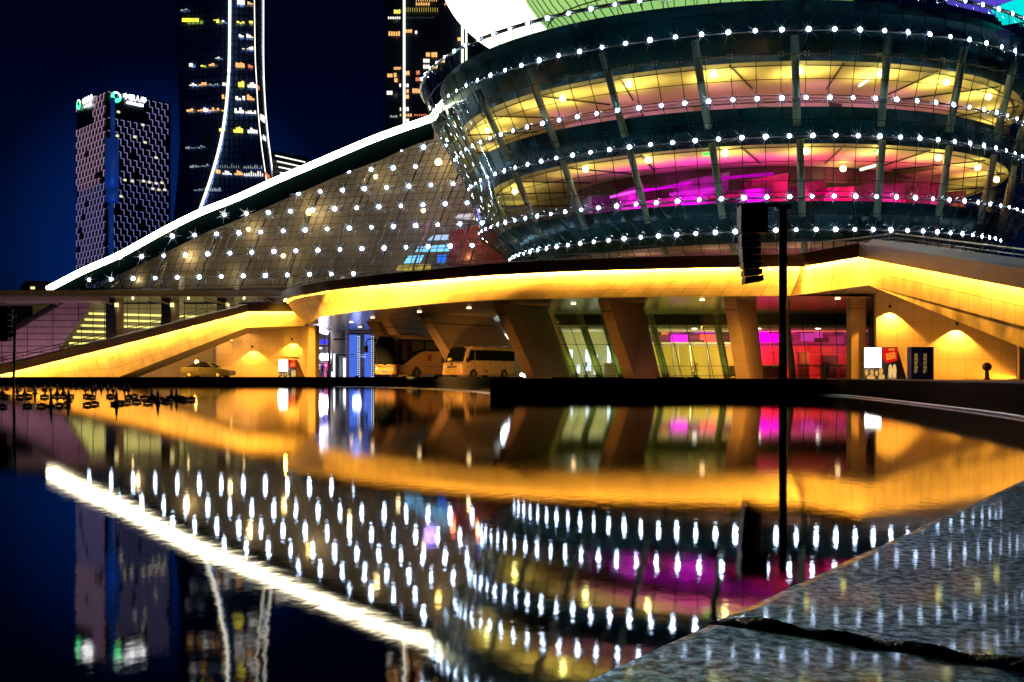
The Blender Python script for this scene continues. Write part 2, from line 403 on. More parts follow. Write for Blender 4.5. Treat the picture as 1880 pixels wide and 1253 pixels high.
# broad glossy layer added to brighten the granite, tinted blue against the amber
gl_ = n.nodes.new('ShaderNodeBsdfGlossy'); gl_.inputs['Roughness'].default_value = .42; am = n.nodes.new('ShaderNodeMixShader'); am.inputs[0].default_value = .92
tint = n.nodes.new('ShaderNodeMix'); tint.data_type = 'RGBA'; tint.blend_type = 'MULTIPLY'; tint.inputs['Factor'].default_value = 1; tint.inputs['B'].default_value = (.60, .82, 1.0, 1)
mxs = [q for q in n.nodes if q.type == 'MIX_SHADER' and q.outputs[0].links and q.outputs[0].links[0].to_node.type == 'OUTPUT_MATERIAL'][0]
dif = mxs.inputs[1].links[0].from_node
n.links.new(dif.inputs[0].links[0].from_socket, tint.inputs['A']); n.links.new(tint.outputs['Result'], gl_.inputs['Color'])
n.links.new(dif.outputs[0], am.inputs[1]); n.links.new(gl_.outputs[0], am.inputs[2]); n.links.new(am.outputs[0], mxs.inputs[1])
ed = Vector((.585, .811)).normalized(); pd = Vector((ed.y, -ed.x)); o0 = Vector((.0844, .418))
def gp(a, c): return o0 + ed * a + pd * c
cuts = [-1.6, -.8, 0, .378, .563, .95, 1.5]
for k in range(1, len(cuts) - 1):
    gp0 = .0048 if abs(cuts[k]) < 1e-6 else .0022; gp1 = .0048 if abs(cuts[k + 1]) < 1e-6 else .0022
    a0, a1 = cuts[k] + gp0, cuts[k + 1] - gp1
    bm = bmesh.new(); nA, nC = 14, 10; W = .9 if k < 5 else 1.6
    vs = {}
    prof = [(0.0, -.30), (0.0, -.009), (.0012, -.004), (.0045, -.0008), (.010, 0)] + [(.03 + (W - .03) * j / 6, 0) for j in range(7)]
    prof = [(-.006 + c, z) for c, z in prof]
    LL = a1 - a0; TS = [0, .0006, .0016, .004] + [.01 + (LL - .02) * q / 24 for q in range(25)] + [LL - .004, LL - .0016, LL - .0006, LL]; nn = len(TS) - 1
    for i in range(nn + 1):
        t = TS[i] / LL; a = lerp(a0, a1, t); e_ = min(a - a0, a1 - a); dz = -.0016 if e_ < 1e-6 else (-.0005 if e_ < .0008 else 0.0)
        for j, (c, z) in enumerate(prof):
            jit = (rnd.random() - .5) * .0014 if j in (2, 3) or e_ < 1e-6 else 0
            q = gp(a + (jit if e_ < 1e-6 else 0), c + jit); vs[i, j] = bm.verts.new((q.x, q.y, KT + z + (dz if z > -.01 else 0)))
    for i in range(nn):
        for j in range(len(prof) - 1): bm.faces.new((vs[i, j], vs[i, j + 1], vs[i + 1, j + 1], vs[i + 1, j]))
    for i in (0, nn):
        lo = [bm.verts.new((vs[i, j].co.x, vs[i, j].co.y, KT - .3)) for j in range(1, len(prof))]
        for j in range(1, len(prof) - 1):
            f = (vs[i, j], vs[i, j + 1], lo[j], lo[j - 1]); bm.faces.new(f if i == nn else f[::-1])
    bmesh.ops.recalc_face_normals(bm, faces=bm.faces)
    me = bpy.data.meshes.new('granite_slab'); bm.to_mesh(me); bm.free(); me.materials.append(gm)
    for p_ in me.polygons: p_.use_smooth = False
    ob = bpy.data.objects.new('granite_slab', me); col.objects.link(ob)
    lab = ['granite slab behind the lens at the near end of the pool edge', 'speckled granite slab in the bottom right corner, nearer than the mortar bead',
           'largest grey granite slab, just beyond the rough mortar bead', 'narrow grey granite slab beyond the largest one',
           'farthest grey granite slab tip at the right edge', 'granite slab beyond the right edge of the view'][k]
    tag(ob, lab, 'slab', 'granite slabs of the near pool edge')
# rough mortar joint
mm = mat('mortar_bead', (.40, .34, .14), .22, noise=.6, nscale=60, bump=.9, bscale=170)
for a, w, nm, lab in ((0, .0040, 'mortar_joint', 'rough dark mortar bead between the two nearest granite slabs'),
                      (.378, .0022, 'mortar_joint', 'thin dark joint between the largest and the narrow granite slab'),
                      (.563, .0022, 'mortar_joint', 'thin dark joint before the farthest granite slab tip')):
    rows = []; L = 110
    for i in range(L + 1):
        c = -.004 + .9 * (i / L) ** 1.3; row = []
        wob = math.sin(c * 90) * .0009 + math.sin(c * 37 + 1) * .0012; sw = w * (1 + .28 * math.sin(c * 130) + .25 * math.sin(c * 61 + 2))
        for j in range(7):
            u = (j / 6 - .5) * 2; q = gp(a - (.0008 if w > .0025 else 0) + wob + u * sw, c)
            row.append((q.x, q.y, KT - .002 - .004 * max(0, 1 - (c + .004) / .012) + (.0042 if w > .0025 else .0003) * math.sqrt(max(0, 1 - u * u)) * (1 + .35 * math.sin(c * 210 + j)) - .0016 * (abs(u) > .99)))
        rows.append(row)
    m_ = MB(); m_.grid(rows); tag(m_.build(nm, mm if w > .0025 else BLACK, smooth=True), lab, 'joint')
# ================================================================== CANOPY AND RAMPS
ZT, ZB, ZC = HC + 7.09, HC + 5.12, HC + 7.75
topc = [(526, 555), (528, 550.5), (538, 545.5), (560, 540), (590, 535.5), (620, 531), (700, 522), (800, 513), (900, 504.5), (1000, 499), (1100, 495.3), (1200, 492.3), (1300, 490), (1400, 488.5), (1474, 488)]
botc = [(559, 600), (562, 594.5), (578, 587), (600, 581), (650, 573), (700, 568), (800, 558), (900, 551.8), (1000, 549), (1100, 547), (1200, 545.5), (1350, 544.3), (1451, 543.6)]
tc_ = resample(smoothline([PX(px, 7.09 * F / (690 - y), ZT) for px, y in topc], 8), 90)
bc_ = resample(smoothline([PX(px, 5.12 * F / (690 - y), ZB) for px, y in botc], 8), 90)
def outw(line, d):
    o = []
    for k, p in enumerate(line):
        t = line[min(k + 1, len(line) - 1)] - line[max(k - 1, 0)]; t.z = 0; t.normalize(); o.append(p + Vector((t.y, -t.x, 0)) * d)
    return o
UP = Vector((0, 0, 1))
def lip_band(root, top, bot, hc, od=.55, rows=5, sw=.11, so=.21, drop=.14, en=LED_AMBER):
    """stone band, overhanging dark cornice above, LED strip tucked behind the lip"""
    g = [[t.lerp(b_, k / rows) for t, b_ in zip(top, bot)] for k in range(rows + 1)]
    m = MB(); m.grid(g, uv=True); band = m.build('fascia', STONE, root, smooth=True)
    o1 = outw(top, od); m = MB()
    m.grid([[p + UP * .12 for p in top], [p + UP * .12 for p in outw(top, od - .06)], [p - UP * drop for p in outw(top, od - .05)], [p - UP * drop for p in o1],
            [p + UP * hc for p in o1], [p + UP * hc for p in outw(top, -.1)]], uv=True)
    cor = m.build('cornice', DARKSTONE, root)
    a, b2 = outw(top, so), outw(top, so - sw); m = MB()
    
    for k in range(len(a) - 1):
        va, vb, wa, wb = b2[k], b2[k + 1], a[k], a[k + 1]; f0, f1 = .05, .86 + .09 * math.sin(k * 2.3)
        m.face([va.lerp(vb, f0) + UP * .09, va.lerp(vb, f1) + UP * .09, wa.lerp(wb, f1) + UP * .09, wa.lerp(wb, f0) + UP * .09])
    m.build('light_strip', en, root)['kind'] = 'stuff'
    return band, cor
canopy = thing('entrance_canopy', 'long curved stone canopy band glowing amber above the buses', 'canopy', (5, 75, .35))
lip_band(canopy, tc_, bc_, ZC - ZT)
# soffit of the canopy
back = [PX(562, 104, ZB), PX(585, 116, ZB), PX(640, 122, ZB), PX(720, 124, ZB), PX(900, 118, ZB), PX(1020, 100, ZB), PX(1100, 88, ZB), PX(1640, 84.5, ZB), PX(1600, 66.5, ZB)]
SOFF = panelmat('soffit_panels', (.34, .33, .33), .22, .35, 9, .02, .5, .2, 'XY', stain=.1, spec=.8)
m_ = MB(); m_.face(list(bc_) + back[::-1]); m_.build('soffit', SOFF, canopy)
m_ = MB(); m_.slabz([p + UP * .1 for p in outw(tc_, -.15)] + [PX(1640, 66, ZT + .1), PX(1800, 92, ZT + .1), PX(1500, 96, ZT + .1), PX(880, 108, ZT + .1), PX(640, 122, ZT + .1), PX(545, 112, ZT + .1)], .3)
m_.build('deck', CONC, canopy)
# thin rails along the canopy edge
for h in (.12, .42):
    m_ = MB(); m_.tube([p + UP * (ZC - ZT + h) for p in outw(tc_[6:], .1)], .028, 5); m_.build('handrail', BRUSH, canopy, smooth=True)
for p in outw(tc_, .1)[7::2]:
    m_ = MB(); m_.tube([p + UP * (ZC - ZT), p + UP * (ZC - ZT + .42)], .022, 4); m_.build('railing_post', STEEL, canopy)
# downlights in the soffit
for px, y in ((567, 601), (590, 583), (645, 592), (661, 601), (684, 583.5), (770, 573), (861, 566), (1053, 558), (1289, 551), (1538, 548.8)):
    Y = min((ZB - HC - .03) * F / (690 - y), 118); p = PX(px, Y, ZB - .03); m_ = MB(); m_.lathe([(.17, .0), (.17, .03), (.15, .04)], p - Vector((0, 0, .03)), 12)
    m_.build('downlight', DOWN, canopy)
    light('SPOT', p - Vector((0, 0, .08)), 60, (1, .5, .15), .12, (0, 0, 0), R(120), .6)
# soffit inner light cove at the left
m_ = MB(); m_.tube([PX(585, 112, ZB - .06), PX(592, 117, ZB - .06), PX(606, 121, ZB - .06)], .3, 6); m_.build('cove_light', emat('cove_lilac', (.75, .72, 1), 3.5, 'FRONT'), canopy)

# --- right ramp
ramp = thing('sloping_ramp', 'amber lit stair ramp descending towards the right edge from its ridge', 'ramp', (22, 60, .35))
def Yr(px): return 1 / (1 / 63 + (1 / 44 - 1 / 63) * (px - 1590) / 290)
tp = [P(1475, 488.3, 66.3), P(1590, 468.5, 63), P(1880, 521, 44), P(2060, 554, Yr(2060))]
bt_ = [P(1452, 543.6, 66.3), P(1595, 524, 63), P(1880, 600, 44), P(2060, 648, Yr(2060))]
def dense(l, n=14):
    o = []
    for a, b2 in zip(l, l[1:]): o += [a.lerp(b2, k / n) for k in range(n)]
    return o + [l[-1]]
lip_band(ramp, dense(tp), dense(bt_), .72, .5)
# lower skirt of the ramp with weathered stone
STAINED = panelmat('weathered_sandstone', (.52, .44, .34), .6, 1.15, 1.0, .012, .4, .15, 'UV', stain=.75)
sk = [P(1595, 524, 63), P(1880, 640, 44), P(2060, 713, Yr(2060))]
m_ = MB(); m_.grid([dense([p + Vector((.02, .0, 0)) for p in bt_[1:]]), dense(sk)], uv=True); m_.build('skirt', STAINED, ramp)
# underside
m_ = MB(); q = [P(1452, 543.6, 66.3), P(1595, 524, 63), P(1880, 640, 44), P(2060, 713, Yr(2060))]
m_.grid([q, [p + Vector((5, 3.2, .0)) for p in q]]); m_.build('underside', SOFF, ramp)
m_ = MB(); m_.grid([[p + UP * .70 for p in tp], [p + Vector((5, 2, .7)) for p in tp]]); m_.build('deck', CONC, ramp)
# coping and railing
cp = [P(1590, 448, 63.6), P(1880, 490, 44.6), P(2060, 517, Yr(2060) + .6)]
m_ = MB()
for a, b2 in zip(cp, cp[1:]):
    m_.grid([[a, b2], [a + Vector((.5, .35, .34)), b2 + Vector((.5, .35, .34))], [a + Vector((.8, .5, .34)), b2 + Vector((.8, .5, .34))]])
m_.build('coping', mat('slate_coping', (.09, .11, .10), .35), ramp)
rb = [P(1489, 466, 68.5), P(1643, 449, 65), P(1880, 486, 46.5), P(2060, 515, 38.5)]
for h, r_ in ((.68, .045), (.42, .02), (.22, .02)):
    m_ = MB(); m_.tube([p + UP * h for p in rb], r_, 6); m_.build('handrail', BRUSH, ramp, smooth=True)
for k in range(22):
    t = k / 21; q = rb[0].lerp(rb[1], t * 3) if t < 1 / 3 else (rb[1].lerp(rb[2], (t - 1 / 3) * 2.2) if t < .788 else rb[2].lerp(rb[3], (t - .788) / .212))
    m_ = MB(); m_.tube([q - UP * .3, q + UP * .68], .04, 5); m_.build('railing_post', STEEL, ramp)
p = P(1585, 532, 66); m_ = MB(); m_.lathe([(.17, 0), (.17, .05)], p - UP * .05, 12); m_.build('downlight', DOWN, ramp)
light('SPOT', p - UP * .1, 160, (1, .6, .25), .12, (0, 0, 0), R(120), .6)
# --- wall under the right ramp
rw = thing('stone_wall', 'amber stone clad wall with two arched light pools under the right ramp', 'wall', (25, 66, .35))
m_ = MB(); w0, w1, w2 = PX(1609, 67, .3), PX(1866, 64, .3), PX(2100, 63, .3)
m_.hexa([w0, w1, w1 + Vector((0, .4, 0)), w0 + Vector((0, .4, 0)), w0 + UP * 5.9, w1 + UP * 5.9, w1 + Vector((0, .4, 5.9)), w0 + Vector((0, .4, 5.9))])
m_.build('panelled_face', STONE_WALL, rw)
m_ = MB(); m_.box((w1 + w2) / 2 + Vector((.02, .25, 2.9)), ((w2 - w1).length, .3, 5.8)); m_.build('side_panel', STONE_WALL, rw)
for px, py in ((1634, 566), (1757, 598)):
    Yw = 67 - (px - 1609) / 257 * 3; p = P(px, py, Yw - .45)
    m_ = MB(); m_.lathe([(.07, 0), (.10, .16), (.05, .22)], p, 10); m_.build('wall_spotlight', STEEL, rw)
    light('SPOT', p - UP * .02, 1900, (1, .42, .04), .04, (R(10), 0, 0), R(104), .22)
for px_, pw_ in ((1680, 110), (1790, 110)):
    light('AREA', PX(px_, 64.1, .42), pw_, (1, .34, .02), 5.5, (R(158), 0, 0), sizey=.3)  # added amber wash brightening the wall from its foot, no fitting there
# --- left ramp
lr = thing('sloping_ramp', 'amber lit ramp rising from the left edge to the canopy', 'ramp', (-35, 85, .35))
def Yl(px): return 1 / (1 / 101 + (1 / 78 - 1 / 101) * (450 - px) / 450)
tl = [P(-90, 706, Yl(-90)), P(0, 684, Yl(0)), P(200, 635, Yl(200)), P(450, 570.5, 101), P(548, 570.5, 102.5)]
bl = [P(-90, 716, Yl(-90)), P(0, 702, Yl(0)), P(218, 692.5, Yl(218)), P(452, 602, 101), P(561, 598.5, 103)]
lip_band(lr, dense(tl, 10), dense(bl, 10), .62, .5)
m_ = MB(); m_.grid([bl, [p + Vector((-.5, 6, 0)) for p in bl]]); m_.build('underside', CONC, lr)
for h in (.62 + .30, .62 + .55):
    m_ = MB(); m_.tube([p + UP * h + Vector((0, .5, 0)) for p in tl], .035, 5); m_.build('handrail', STEEL, lr)
for q in dense(tl, 6)[2:]:
    m_ = MB(); m_.tube([q + Vector((0, .5, .5)), q + Vector((0, .5, 1.17))], .03, 4); m_.build('railing_post', STEEL, lr)
# wall behind, under the left ramp
lw = thing('stone_wall', 'amber stone wall behind the silver car under the left ramp', 'wall', (-28, 106, .35))
def wallbox(mb, px0, px1, Y, z1, z0=.3, th=.5):
    a, b2 = PX(px0, Y, z0), PX(px1, Y, z0); mb.hexa([a, b2, b2 + Vector((0, th, 0)), a + Vector((0, th, 0)), a + UP * (z1 - z0), b2 + UP * (z1 - z0), b2 + Vector((0, th, z1 - z0)), a + Vector((0, th, z1 - z0))])
m_ = MB(); wallbox(m_, 397, 549, 106, ZB); m_.build('panelled_face', STONE_WALL, lw)
m_ = MB(); wallbox(m_, 225, 396.6, 112, ZB); m_.build('recessed_face', STONE_WALL, lw)
m_ = MB(); wallbox(m_, 330, 392, 111.8, 5.0, 2.2, .15); m_.build('pale_panel', mat('pale_panel', (.6, .56, .5), .5, noise=.1), lw)
m_ = MB(); a, b2 = PX(549, 106.1, .3), PX(579, 101.5, .3)
m_.hexa([a, b2, b2 + Vector((.3, .5, 0)), a + Vector((.3, .5, 0)), a + UP * 5.3, b2 + UP * 5.3, b2 + Vector((.3, .5, 5.3)), a + Vector((.3, .5, 5.3))])
m_.build('grey_return', panelmat('grey_cladding', (.36, .32, .30), .5, .7, 1.1, .015, .5, .1, 'XZ'), lw)
for px, py, pw in ((463, 640, 500), (536, 626, 500)):
    p = P(px, py, 105.4); light('SPOT', p, pw * 1.8, (1, .42, .04), .05, (R(12), 0, 0), R(110), .2)
    m_ = MB(); m_.lathe([(.08, 0), (.12, .18), (.05, .24)], p + UP * .05, 10); m_.build('wall_spotlight', STEEL, lw)
light('AREA', PX(470, 104.6, .42), 120, (1, .34, .02), 7, (R(158), 0, 0), sizey=.3)  # added wash without a fitting, lifts the left wall's amber
for px, py, Y, pw in ((424, 622, 104.5, 520), (361, 665, 108, 90)):
    p = P(px, py, Y); m_ = MB(); m_.ball(p, .2); m_.mi = 1; m_.tube([p + Vector((0, .1, .15)), p + Vector((0, .5, .5))], .03)
    m_.build('wall_lamp', [emat('orange_bulb', (1, .55, .15), 26, 'NONE'), STEEL], lw, smooth=True)
    light('POINT', p - Vector((0, .3, 0)), pw, (1, .42, .08), .15)

# ------------------------------------------------------------------ slanted fins under the canopy
fins = [(672, 690, 731, 753, 768, 98, 5), (697, 712, 764, 782, 812, 92, 6), (766, 782, 838, 856, 0, 84, 7), (903, 921, 968, 986, 0, 72.5, 8), (1097, 1117, 1146, 1167, 0, 69.5, 7.5), (1328, 1351, 1352, 1377, 0, 67.5, 6.5)]
FLAB = ['farthest slanted stone fin, leftmost under the canopy beside the coach', 'second slanted stone fin from the left behind the coach roof', 'slanted stone fin between the coach and the minibus',
        'slanted stone fin standing right in front of the minibus tail', 'slanted stone fin between the two yellow lit hall bays', 'steep stone fin left of the black pole']
rightedge = [(0, 0), (0, 0), (905, 985), (1005, 1050), (1182, 1213), (1388, 1402)]
for k, (xa, xb, xc_, xd, _, Y, dp) in enumerate(fins):
    t0, t1 = PX(xa, Y, ZB + .02), PX(xb, Y + .3, ZB + .02); b0, b1 = PX(xc_, Y, .3), PX(xd, Y + .3, .3)
    if rightedge[k][0]:
        r0, r1 = rightedge[k]; t2 = PX(r0, Y + dp, ZB + .02); b2 = PX(r1, Y + dp, .3)
    else:
        t2, b2 = t1 + Vector((3.0, dp, 0)), b1 + Vector((3.0, dp, 0))
    t3, b3 = t2 + (t0 - t1), b2 + (b0 - b1)
    root = thing('slanted_fin', FLAB[k], 'pillar', (b0.x, b0.y, .35), group='slanted stone fins under the canopy')
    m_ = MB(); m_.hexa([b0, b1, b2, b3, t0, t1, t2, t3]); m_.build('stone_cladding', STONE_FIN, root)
    s0 = .14
    # base groove
    def at(f, pts): return [p_.lerp(q_, f) for p_, q_ in pts]
    pr = [(t0, b0), (t1, b1), (t2, b2), (t3, b3)]
    u1, u0 = at(s0, pr), at(s0 + .012, pr); c = sum(u1, Vector()) / 4
    g = lambda q: Vector((c.x + (q.x - c.x) * 1.004, c.y + (q.y - c.y) * 1.004, q.z))
    m_ = MB(); m_.hexa([g(q) for q in u0] + [g(q) for q in u1]); m_.build('joint_groove', BLACK, root)
    # low warm spill from in front of the fins comes from the plaza uplights
    lp = PX((xc_ + xd) / 2, Y - 3.4, .55) - Vector((3.6, 0, 0))
    light('SPOT', lp, 1100, (1, .40, .06), .1, (R(112), 0, R(-38)), R(58), .8)
    up = thing('ground_uplight', 'small steel uplight on the paving before fin number %d from the left' % (k + 1) if 0 else
               ['small uplight at the foot of the farthest left fin', 'small uplight at the foot of the fin behind the coach', 'small uplight at the foot of the fin by the minibus nose', 'small uplight at the foot of the fin by the minibus tail',
                'small uplight at the foot of the fin between hall bays', 'small uplight at the foot of the fin left of the pole'][k], 'uplight', (lp.x, lp.y, .35), group='uplights at the fin feet')
    m_ = MB(); m_.lathe([(.12, .0), (.12, .10), (.09, .13)], (0, 0, 0), 12); m_.build('housing', STEEL, up, local=True)
pil = thing('stone_pillar', 'upright square stone pillar left of the glowing food kiosk', 'pillar', PX(1577, 68, .35))
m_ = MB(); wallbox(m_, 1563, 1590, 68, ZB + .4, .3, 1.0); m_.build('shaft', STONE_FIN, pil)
m_ = MB(); wallbox(m_, 1562.6, 1590.4, 67.98, ZB - .62, ZB - .66, 1.04); m_.build('joint_groove', BLACK, pil)
light('SPOT', PX(1577, 63.5, .6), 260, (1, .42, .10), .1, (R(125), 0, 0), R(60), .8)
# ================================================================== GROUND-FLOOR HALL (glass front under the canopy)
hall = thing('glass_hall', 'ground floor glass hall with yellow and crimson rooms behind the fins', 'building', (22, 85, .35))
def lean(px): return interp([(1000, 46), (1100, 38), (1250, 28), (1430, 16), (1560, 4), (1620, 0)], px)
YH = 85.0; ztop = HC + (690 - 572) / F * YH
def hp(px, f, dy=0):  # f 0 top .. 1 bottom
    return PX(px + lean(px) * (f - .0), YH + dy, lerp(ztop, .35, f))
gl = list(range(1000, 1625, 12)); m_ = MB(); m_.grid([[hp(px, f) for px in gl] for f in (0, .5, 1)]); m_.build('glazing', GLASS2, hall)
m_ = MB()
for px in range(1006, 1622, 31): m_.tube([hp(px, 0, -.06), hp(px, 1, -.06)], .035, 4)
for y in (600, 630, 668, 685):
    f = (y - 572) / 118.; m_.tube([hp(px, f, -.08) for px in (1000, 1150, 1300, 1450, 1620)], .03, 4)
m_.build('mullions', STEEL, hall)
m_ = MB()
for px in range(1006, 1622, 31):
    for y in (630, 668):
        c = hp(px, (y - 572) / 118., -.16)
        for dx in (-.12, .12):
            for dz in (-.09, .09): m_.box(c + Vector((dx, 0, dz)), (.06, .06, .06))
m_.build('glass_clamps', BRUSH, hall)
m_ = MB(); m_.tube([hp(px, (667 - 572) / 118., -.14) for px in (1380, 1500, 1620)], .05, 5); m_.build('guard_rail', BRUSH, hall)
m_ = MB(); m_.slabz([PX(990, YH - .3, ztop + .45), PX(1625, YH - .3, ztop + .45), PX(1625, YH + .3, ztop + .45), PX(990, YH + .3, ztop + .45)], .5); m_.build('head_beam', TEAL, hall)
for px in (1012, 1062, 1104, 1192, 1312, 1441, 1600):
    m_ = MB(); m_.tube([hp(px, 0, .9), hp(px, 1.0, .9)], .30, 12); m_.build('column', mat('pale_green_steel', (.42, .46, .30), .35), hall, smooth=True)
zc = HC + (690 - 603) / F * 87
m_ = MB(); m_.box(PX(1310, 93, zc + .1), (34, 15, .2)); m_.build('ceiling', mat('white_ceiling', (.7, .68, .62), .7), hall)
m_ = MB(); m_.box(PX(1310, 86.2, zc + .75), (34, .2, 1.3)); m_.build('ceiling_fascia', mat('dark_green_fascia', (.03, .06, .045), .4, noise=.4, nscale=.4), hall)
m_ = MB(); m_.box(PX(1310, 93, .33), (34, 15, .05)); m_.build('floor', mat('polished_floor', (.4, .36, .25), .25), hall)
YELW = mat('yellow_plaster', (.75, .62, .12), .6, noise=.15, nscale=.6)
REDW = panelmat('crimson_panels', (.50, .05, .05), .35, 1.1, 2.4, .03, .3, .35, 'XZ')
PURW = panelmat('purple_panels', (.36, .07, .28), .4, 1.6, .8, .03, .3, .5, 'XZ', offset=.5)
zm = HC + (690 - 634) / F * 93
def hw(nm, pa, pb, z0, z1, m, Y=95): m_ = MB(); wallbox(m_, pa, pb, Y, z1, z0, .2); return m_.build(nm, m, hall)
hw('lower_wall', 1170, 1376, .36, zm, YELW); hw('upper_wall', 1170, 1376, zm + .3, zc, PURW); hw('lower_wall', 1377, 1640, .36, zm, REDW); hw('upper_wall', 1377, 1640, zm + .05, zc, PURW)
hw('lower_wall', 960, 1169, .36, zc, mat('grey_green_plaster', (.4, .42, .22), .6, noise=.3, nscale=.4))
m_ = MB(); m_.box(PX(1270, 94.4, zm + .15), (9.5, 1.2, .3)); m_.build('gallery_edge', mat('white_trim', (.7, .65, .7), .5), hall)
m_ = MB()
for px in (1240, 1272, 1304, 1336, 1250): m_.tube([PX(px, 93.5, .35), PX(px - 6, 93.5, zm)], .1, 8)
m_.build('inner_posts', BRUSH, hall)
m_ = MB()
for px, w, z, h in ((1080, .5, 2.0, 2.0), (1094, .35, 1.6, 1.8), (1118, .3, 2.2, 2.4), (1048, .35, 2.6, .8), (1062, .3, 1.2, .8)): m_.box(PX(px, 94.6, z), (w, .3, h))
m_.build('lit_display', emat('display_white', (.85, .95, 1), 1.4, 'FRONT'), hall)
for k, (px, y, wd, hg, cc, ss) in enumerate(((1247, 623, 1.5, .8, (1, .02, .75), 2.0), (1300, 622, 1.5, .8, (1, .10, .06), 1.8), (1216, 611, 1.0, .4, (1, .25, .05), 1.0), (1300, 608, 2.4, .4, (.8, .05, .9), 1.0),
                                             (1413, 616, 2.2, 1.3, (1, .0, .55), 2.0), (1490, 618, 2.0, .9, (.9, .05, .45), .8))):
    m_ = MB(); m_.box(P(px, y, 94.7), (wd, .12, hg)); m_.build('light_panel', emat('panel_light_%d' % k, cc, ss, 'FRONT'), hall)
m_ = MB(); m_.box(P(1523, 675, 94.2), (1.3, .3, 2.2)); m_.build('inner_door', BLACK, hall)
for px, Y, z, pw, c_ in ((1080, 90, 3.4, 220, (1, .9, .45)), (1230, 89, 2.6, 260, (1, .8, .25)), (1300, 90, 2.8, 260, (1, .8, .25)), (1350, 92, 2.8, 130, (1, .8, .25)), (1420, 92, 2.6, 260, (1, .05, .12)), (1500, 91, 2.6, 240, (1, .16, .05)), (1575, 91, 2.6, 240, (1, .14, .10)),
                         (1405, 93, 4.0, 120, (1, 0, .6)), (1465, 92, 4.1, 90, (1, .02, .6)), (1590, 92, 4.1, 60, (.6, .1, .9)), (1035, 90, 2.0, 120, (.8, 1, .5))):
    light('AREA', PX(px, Y, z), pw * .55, c_, 1.8, (R(95), 0, 0)) if c_[1] < .3 else light('AREA', PX(px, Y, z), pw * .5, c_, 2.2, (R(80), 0, 0))
for px, Y, w_, h_, cc in ((1215, 92, 1.6, 1.1, (.25, .18, .06)), (1345, 91, 1.2, 1.0, (.2, .12, .05)), (1410, 91.5, 1.8, 1.0, (.12, .03, .03)), (1475, 92.5, .9, 2.3, (.06, .02, .02)), (1555, 92, 1.4, 1.2, (.16, .05, .04)), (1595, 93, .8, 2.4, (.10, .03, .05)), (1120, 92, 1.1, 1.3, (.2, .16, .08))):
    m_ = MB(); c = PX(px, Y, .36); m_.box(c + UP * h_ / 2, (w_, .6, h_)); m_.box(c + Vector((0, 0, h_ + .03)), (w_ + .12, .7, .06)); m_.box(c + Vector((0, -.31, h_ * .6)), (w_ * .8, .03, h_ * .1)); m_.build('counter' if h_ < 2 else 'wall_cabinet', mat('counter_tone_%d' % int(px), cc, .35), hall)
for k, (px, y) in enumerate(((1206, 612), (1264, 611), (1283, 628), (1332, 614), (1345, 628), (1425, 608), (1447, 624), (1478, 609), (1508, 625), (1541, 612), (1570, 624), (1598, 613))):
    m_ = MB(); m_.box(P(px, y, 94.6), (rnd.uniform(.7, 1.6), .1, rnd.uniform(.25, .5))); m_.build('dark_tile', mat('dark_plum_tile', (.035, .012, .04), .4), hall)
for px, y in ((1275, 601), (1393, 599), (1502, 599), (1606, 598)):
    p = P(px, y, 87.2); m_ = MB(); m_.lathe([(.2, 0), (.2, .06)], Vector((p.x, p.y, zc - .06)), 12); m_.build('ceiling_lamp', emat('white_lamp', (1, .9, .75), 8), hall)
# green uplit fringe at the base of the glass
light('AREA', PX(1250, 84.2, .5), 90, (.85, 1, .15), 10, (R(180), 0, 0), sizey=.3)
light('AREA', PX(1090, 84.4, .5), 60, (.85, 1, .15), 5, (R(180), 0, 0), sizey=.3)
# dark back volume behind buses with a lit ribbed canopy
bk = thing('service_building', 'dark service block with a ribbed lit awning seen behind the minibus roof', 'building', (2, 118, .35))
m_ = MB(); wallbox(m_, 690, 1010, 122, ZB + .5, .3, 1); m_.build('back_wall', mat('dark_render', (.05, .045, .04), .7, noise=.3), bk)
m_ = MB()
for k in range(13):
    a = P(890 + k * 5, 594, 100); b2 = P(898 + k * 5, 613, 97); m_.tube([a, b2], .05, 4)
m_.grid([[P(886, 593, 100.4), P(955, 588, 100.4)], [P(896, 614, 97.3), P(962, 614, 97.3)]]); m_.build('ribbed_awning', mat('awning_cloth', (.5, .55, .45), .6), bk)
m_ = MB(); m_.tube([P(897, 618, 97), P(950, 619, 97)], .25, 8); m_.build('tube_lamp', emat('tube_white', (.8, .9, 1), 5, 'FRONT'), bk)
light('POINT', P(925, 606, 94), 90, (.8, .95, 1), .4)

# ------------------------------------------------------------------ left entrance beyond the canopy tip
en = thing('glass_entrance', 'bright blue and violet lit glass entrance left of the coach', 'building', (-20, 120, .35))
def eb(nm, x0, x1, y0, y1, Y, m, th=.3):
    a, b2 = P(x0, y1, Y), P(x1, y0, Y); q = MB(); q.box(((a.x + b2.x) / 2, Y + th / 2, (a.z + b2.z) / 2), (b2.x - a.x, th, b2.z - a.z)); return q.build(nm, m, en)
eb('ceiling_light', 578, 602, 603, 609, 121, emat('ceiling_white', (.88, .85, 1), 2.2, 'FRONT'))
eb('back_wall', 577, 640, 609, 697, 126, mat('pale_wall', (.45, .42, .42), .6, noise=.3, nscale=.5), .3)
eb('blue_screen', 588, 601, 624, 632, 124, emat('screen_blue', (.05, .05, .9), 1.3))
eb('canopy_bar', 579, 602, 634, 637, 123, STEEL); eb('canopy_bar', 579, 590, 638, 641, 123, emat('bar_white', (1, 1, 1), 2))
eb('dark_column', 602, 613, 609, 697, 119, mat('navy_column', (.012, .022, .035), .4), .8)
for x0, x1 in ((579, 601.8),): eb('mullion', 595, 596, 610, 660, 122.5, STEEL)
p = P(586, 656.5, 120.5); m_ = MB()
for dx in (-.35, .45, 1.0): m_.ball(p + Vector((dx, 0, .05)), .42, 12, 8)
